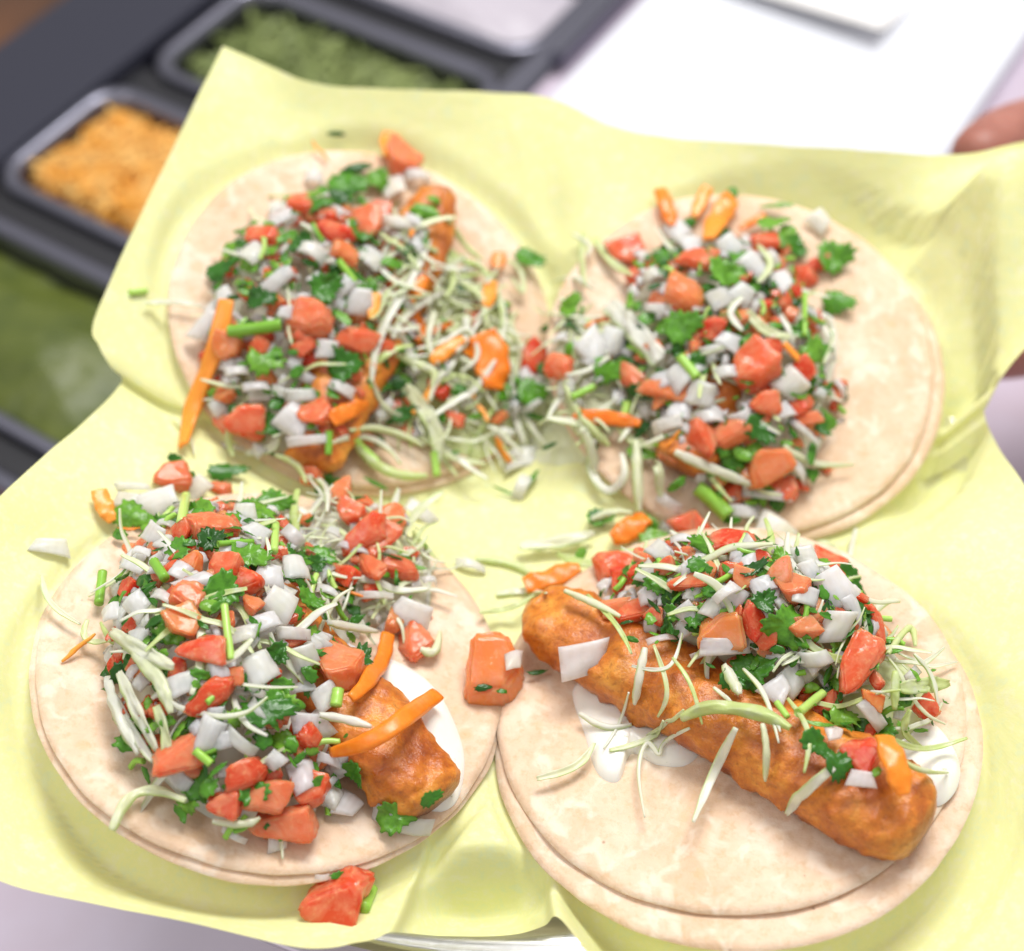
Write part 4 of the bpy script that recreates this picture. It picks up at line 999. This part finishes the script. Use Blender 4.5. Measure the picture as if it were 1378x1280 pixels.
loose('o', 633, 762, 44, 30, 0, 'small pale onion dice lying between the front tacos', 'onion', 0.002)
o = strip(None, 'b', [(640, 752), (690, 758), (725, 778)], 13, 0.0015, None); tag(o, 'pale cabbage shred lying on paper between the front tacos', 'cabbage')
o = strip(None, 'b', [(668, 800), (700, 795), (735, 798)], 12, 0.0012, None); tag(o, 'pale cabbage shred tucked beside the fried fillet tip', 'cabbage')
o = strip(None, 'b', [(1152, 712), (1146, 735), (1142, 760)], 11, 0.0012, None); tag(o, 'thin yellow green cabbage shred in the paper fold', 'cabbage')
o = strip(None, 'b', [(1090, 742), (1110, 735), (1128, 745)], 22, 0.0012, None); tag(o, 'broad pale cabbage shred tucked between the two stacked tortilla edges', 'cabbage')
o = strip(None, 'b', [(232, 560), (255, 585), (262, 612)], 5, 0.002, None); tag(o, 'hair thin green cabbage shred below the long carrot', 'cabbage')

# ------------------------------------------------------------------ hand holding the basket from below
def hand():
    V = []; E_ = []; Rd = []
    def add(p, r, par=None):
        V.append(Vector(p)); Rd.append(r)
        if par is not None: E_.append((par, len(V) - 1))
        return len(V) - 1
    palm = add((0.232, 0.155, -0.070), 0.030)
    wr = add((0.300, 0.215, -0.070), 0.030, palm); fa = add((0.375, 0.290, -0.08), 0.036, wr); add((0.52, 0.44, -0.11), 0.046, fa)
    for i, (y0, y1, ln) in enumerate(((0.186, 0.172, 0.074), (0.166, 0.148, 0.082), (0.144, 0.124, 0.078), (0.124, 0.100, 0.064))):
        k = add((0.205, y0, -0.064), 0.0135, palm)
        a_ = add((0.205 - ln * 0.40, lerp(y0, y1, .4), -0.0585), 0.0100, k)
        b_ = add((0.205 - ln * 0.75, lerp(y0, y1, .75), -0.0520), 0.0092, a_)
        add((0.205 - ln * 1.05, y1, -0.0505), 0.0080, b_)
    k = add((0.262, 0.222, -0.052), 0.030, palm); a_ = add((0.236, 0.226, -0.036), 0.0240, k); b_ = add((0.206, 0.208, -0.022), 0.0165, a_); add((0.180, 0.180, -0.012), 0.0120, b_)
    me = bpy.data.meshes.new('hand'); me.from_pydata([tuple(v) for v in V], E_, [])
    o = bpy.data.objects.new('person_hand', me); COL.objects.link(o)
    sk = o.modifiers.new('skin', 'SKIN'); sk.use_smooth_shade = True
    for i, v in enumerate(me.skin_vertices[0].data):
        v.radius = (Rd[i], Rd[i] * (0.72 if i < 2 else 1)); v.use_root = (i == 0)
    su = o.modifiers.new('sub', 'SUBSURF'); su.levels = 2; su.render_levels = 2
    m, nt, b = newmat('skin')
    n = noise_tex(nt, 90, 4, 0.6, vec=geopos(nt))
    L(nt, ramp(nt, [(0.3, (0.30, 0.105, 0.075)), (0.7, (0.40, 0.16, 0.12))], n.outputs[0]).outputs[0], b.inputs['Base Color'])
    b.inputs['Roughness'].default_value = 0.5; sss(b, 0.3, (1, 0.35, 0.2), 0.004)
    me.materials.append(m)
    tag(o, 'hand and forearm of a person holding the basket from beneath', 'person')
hand()
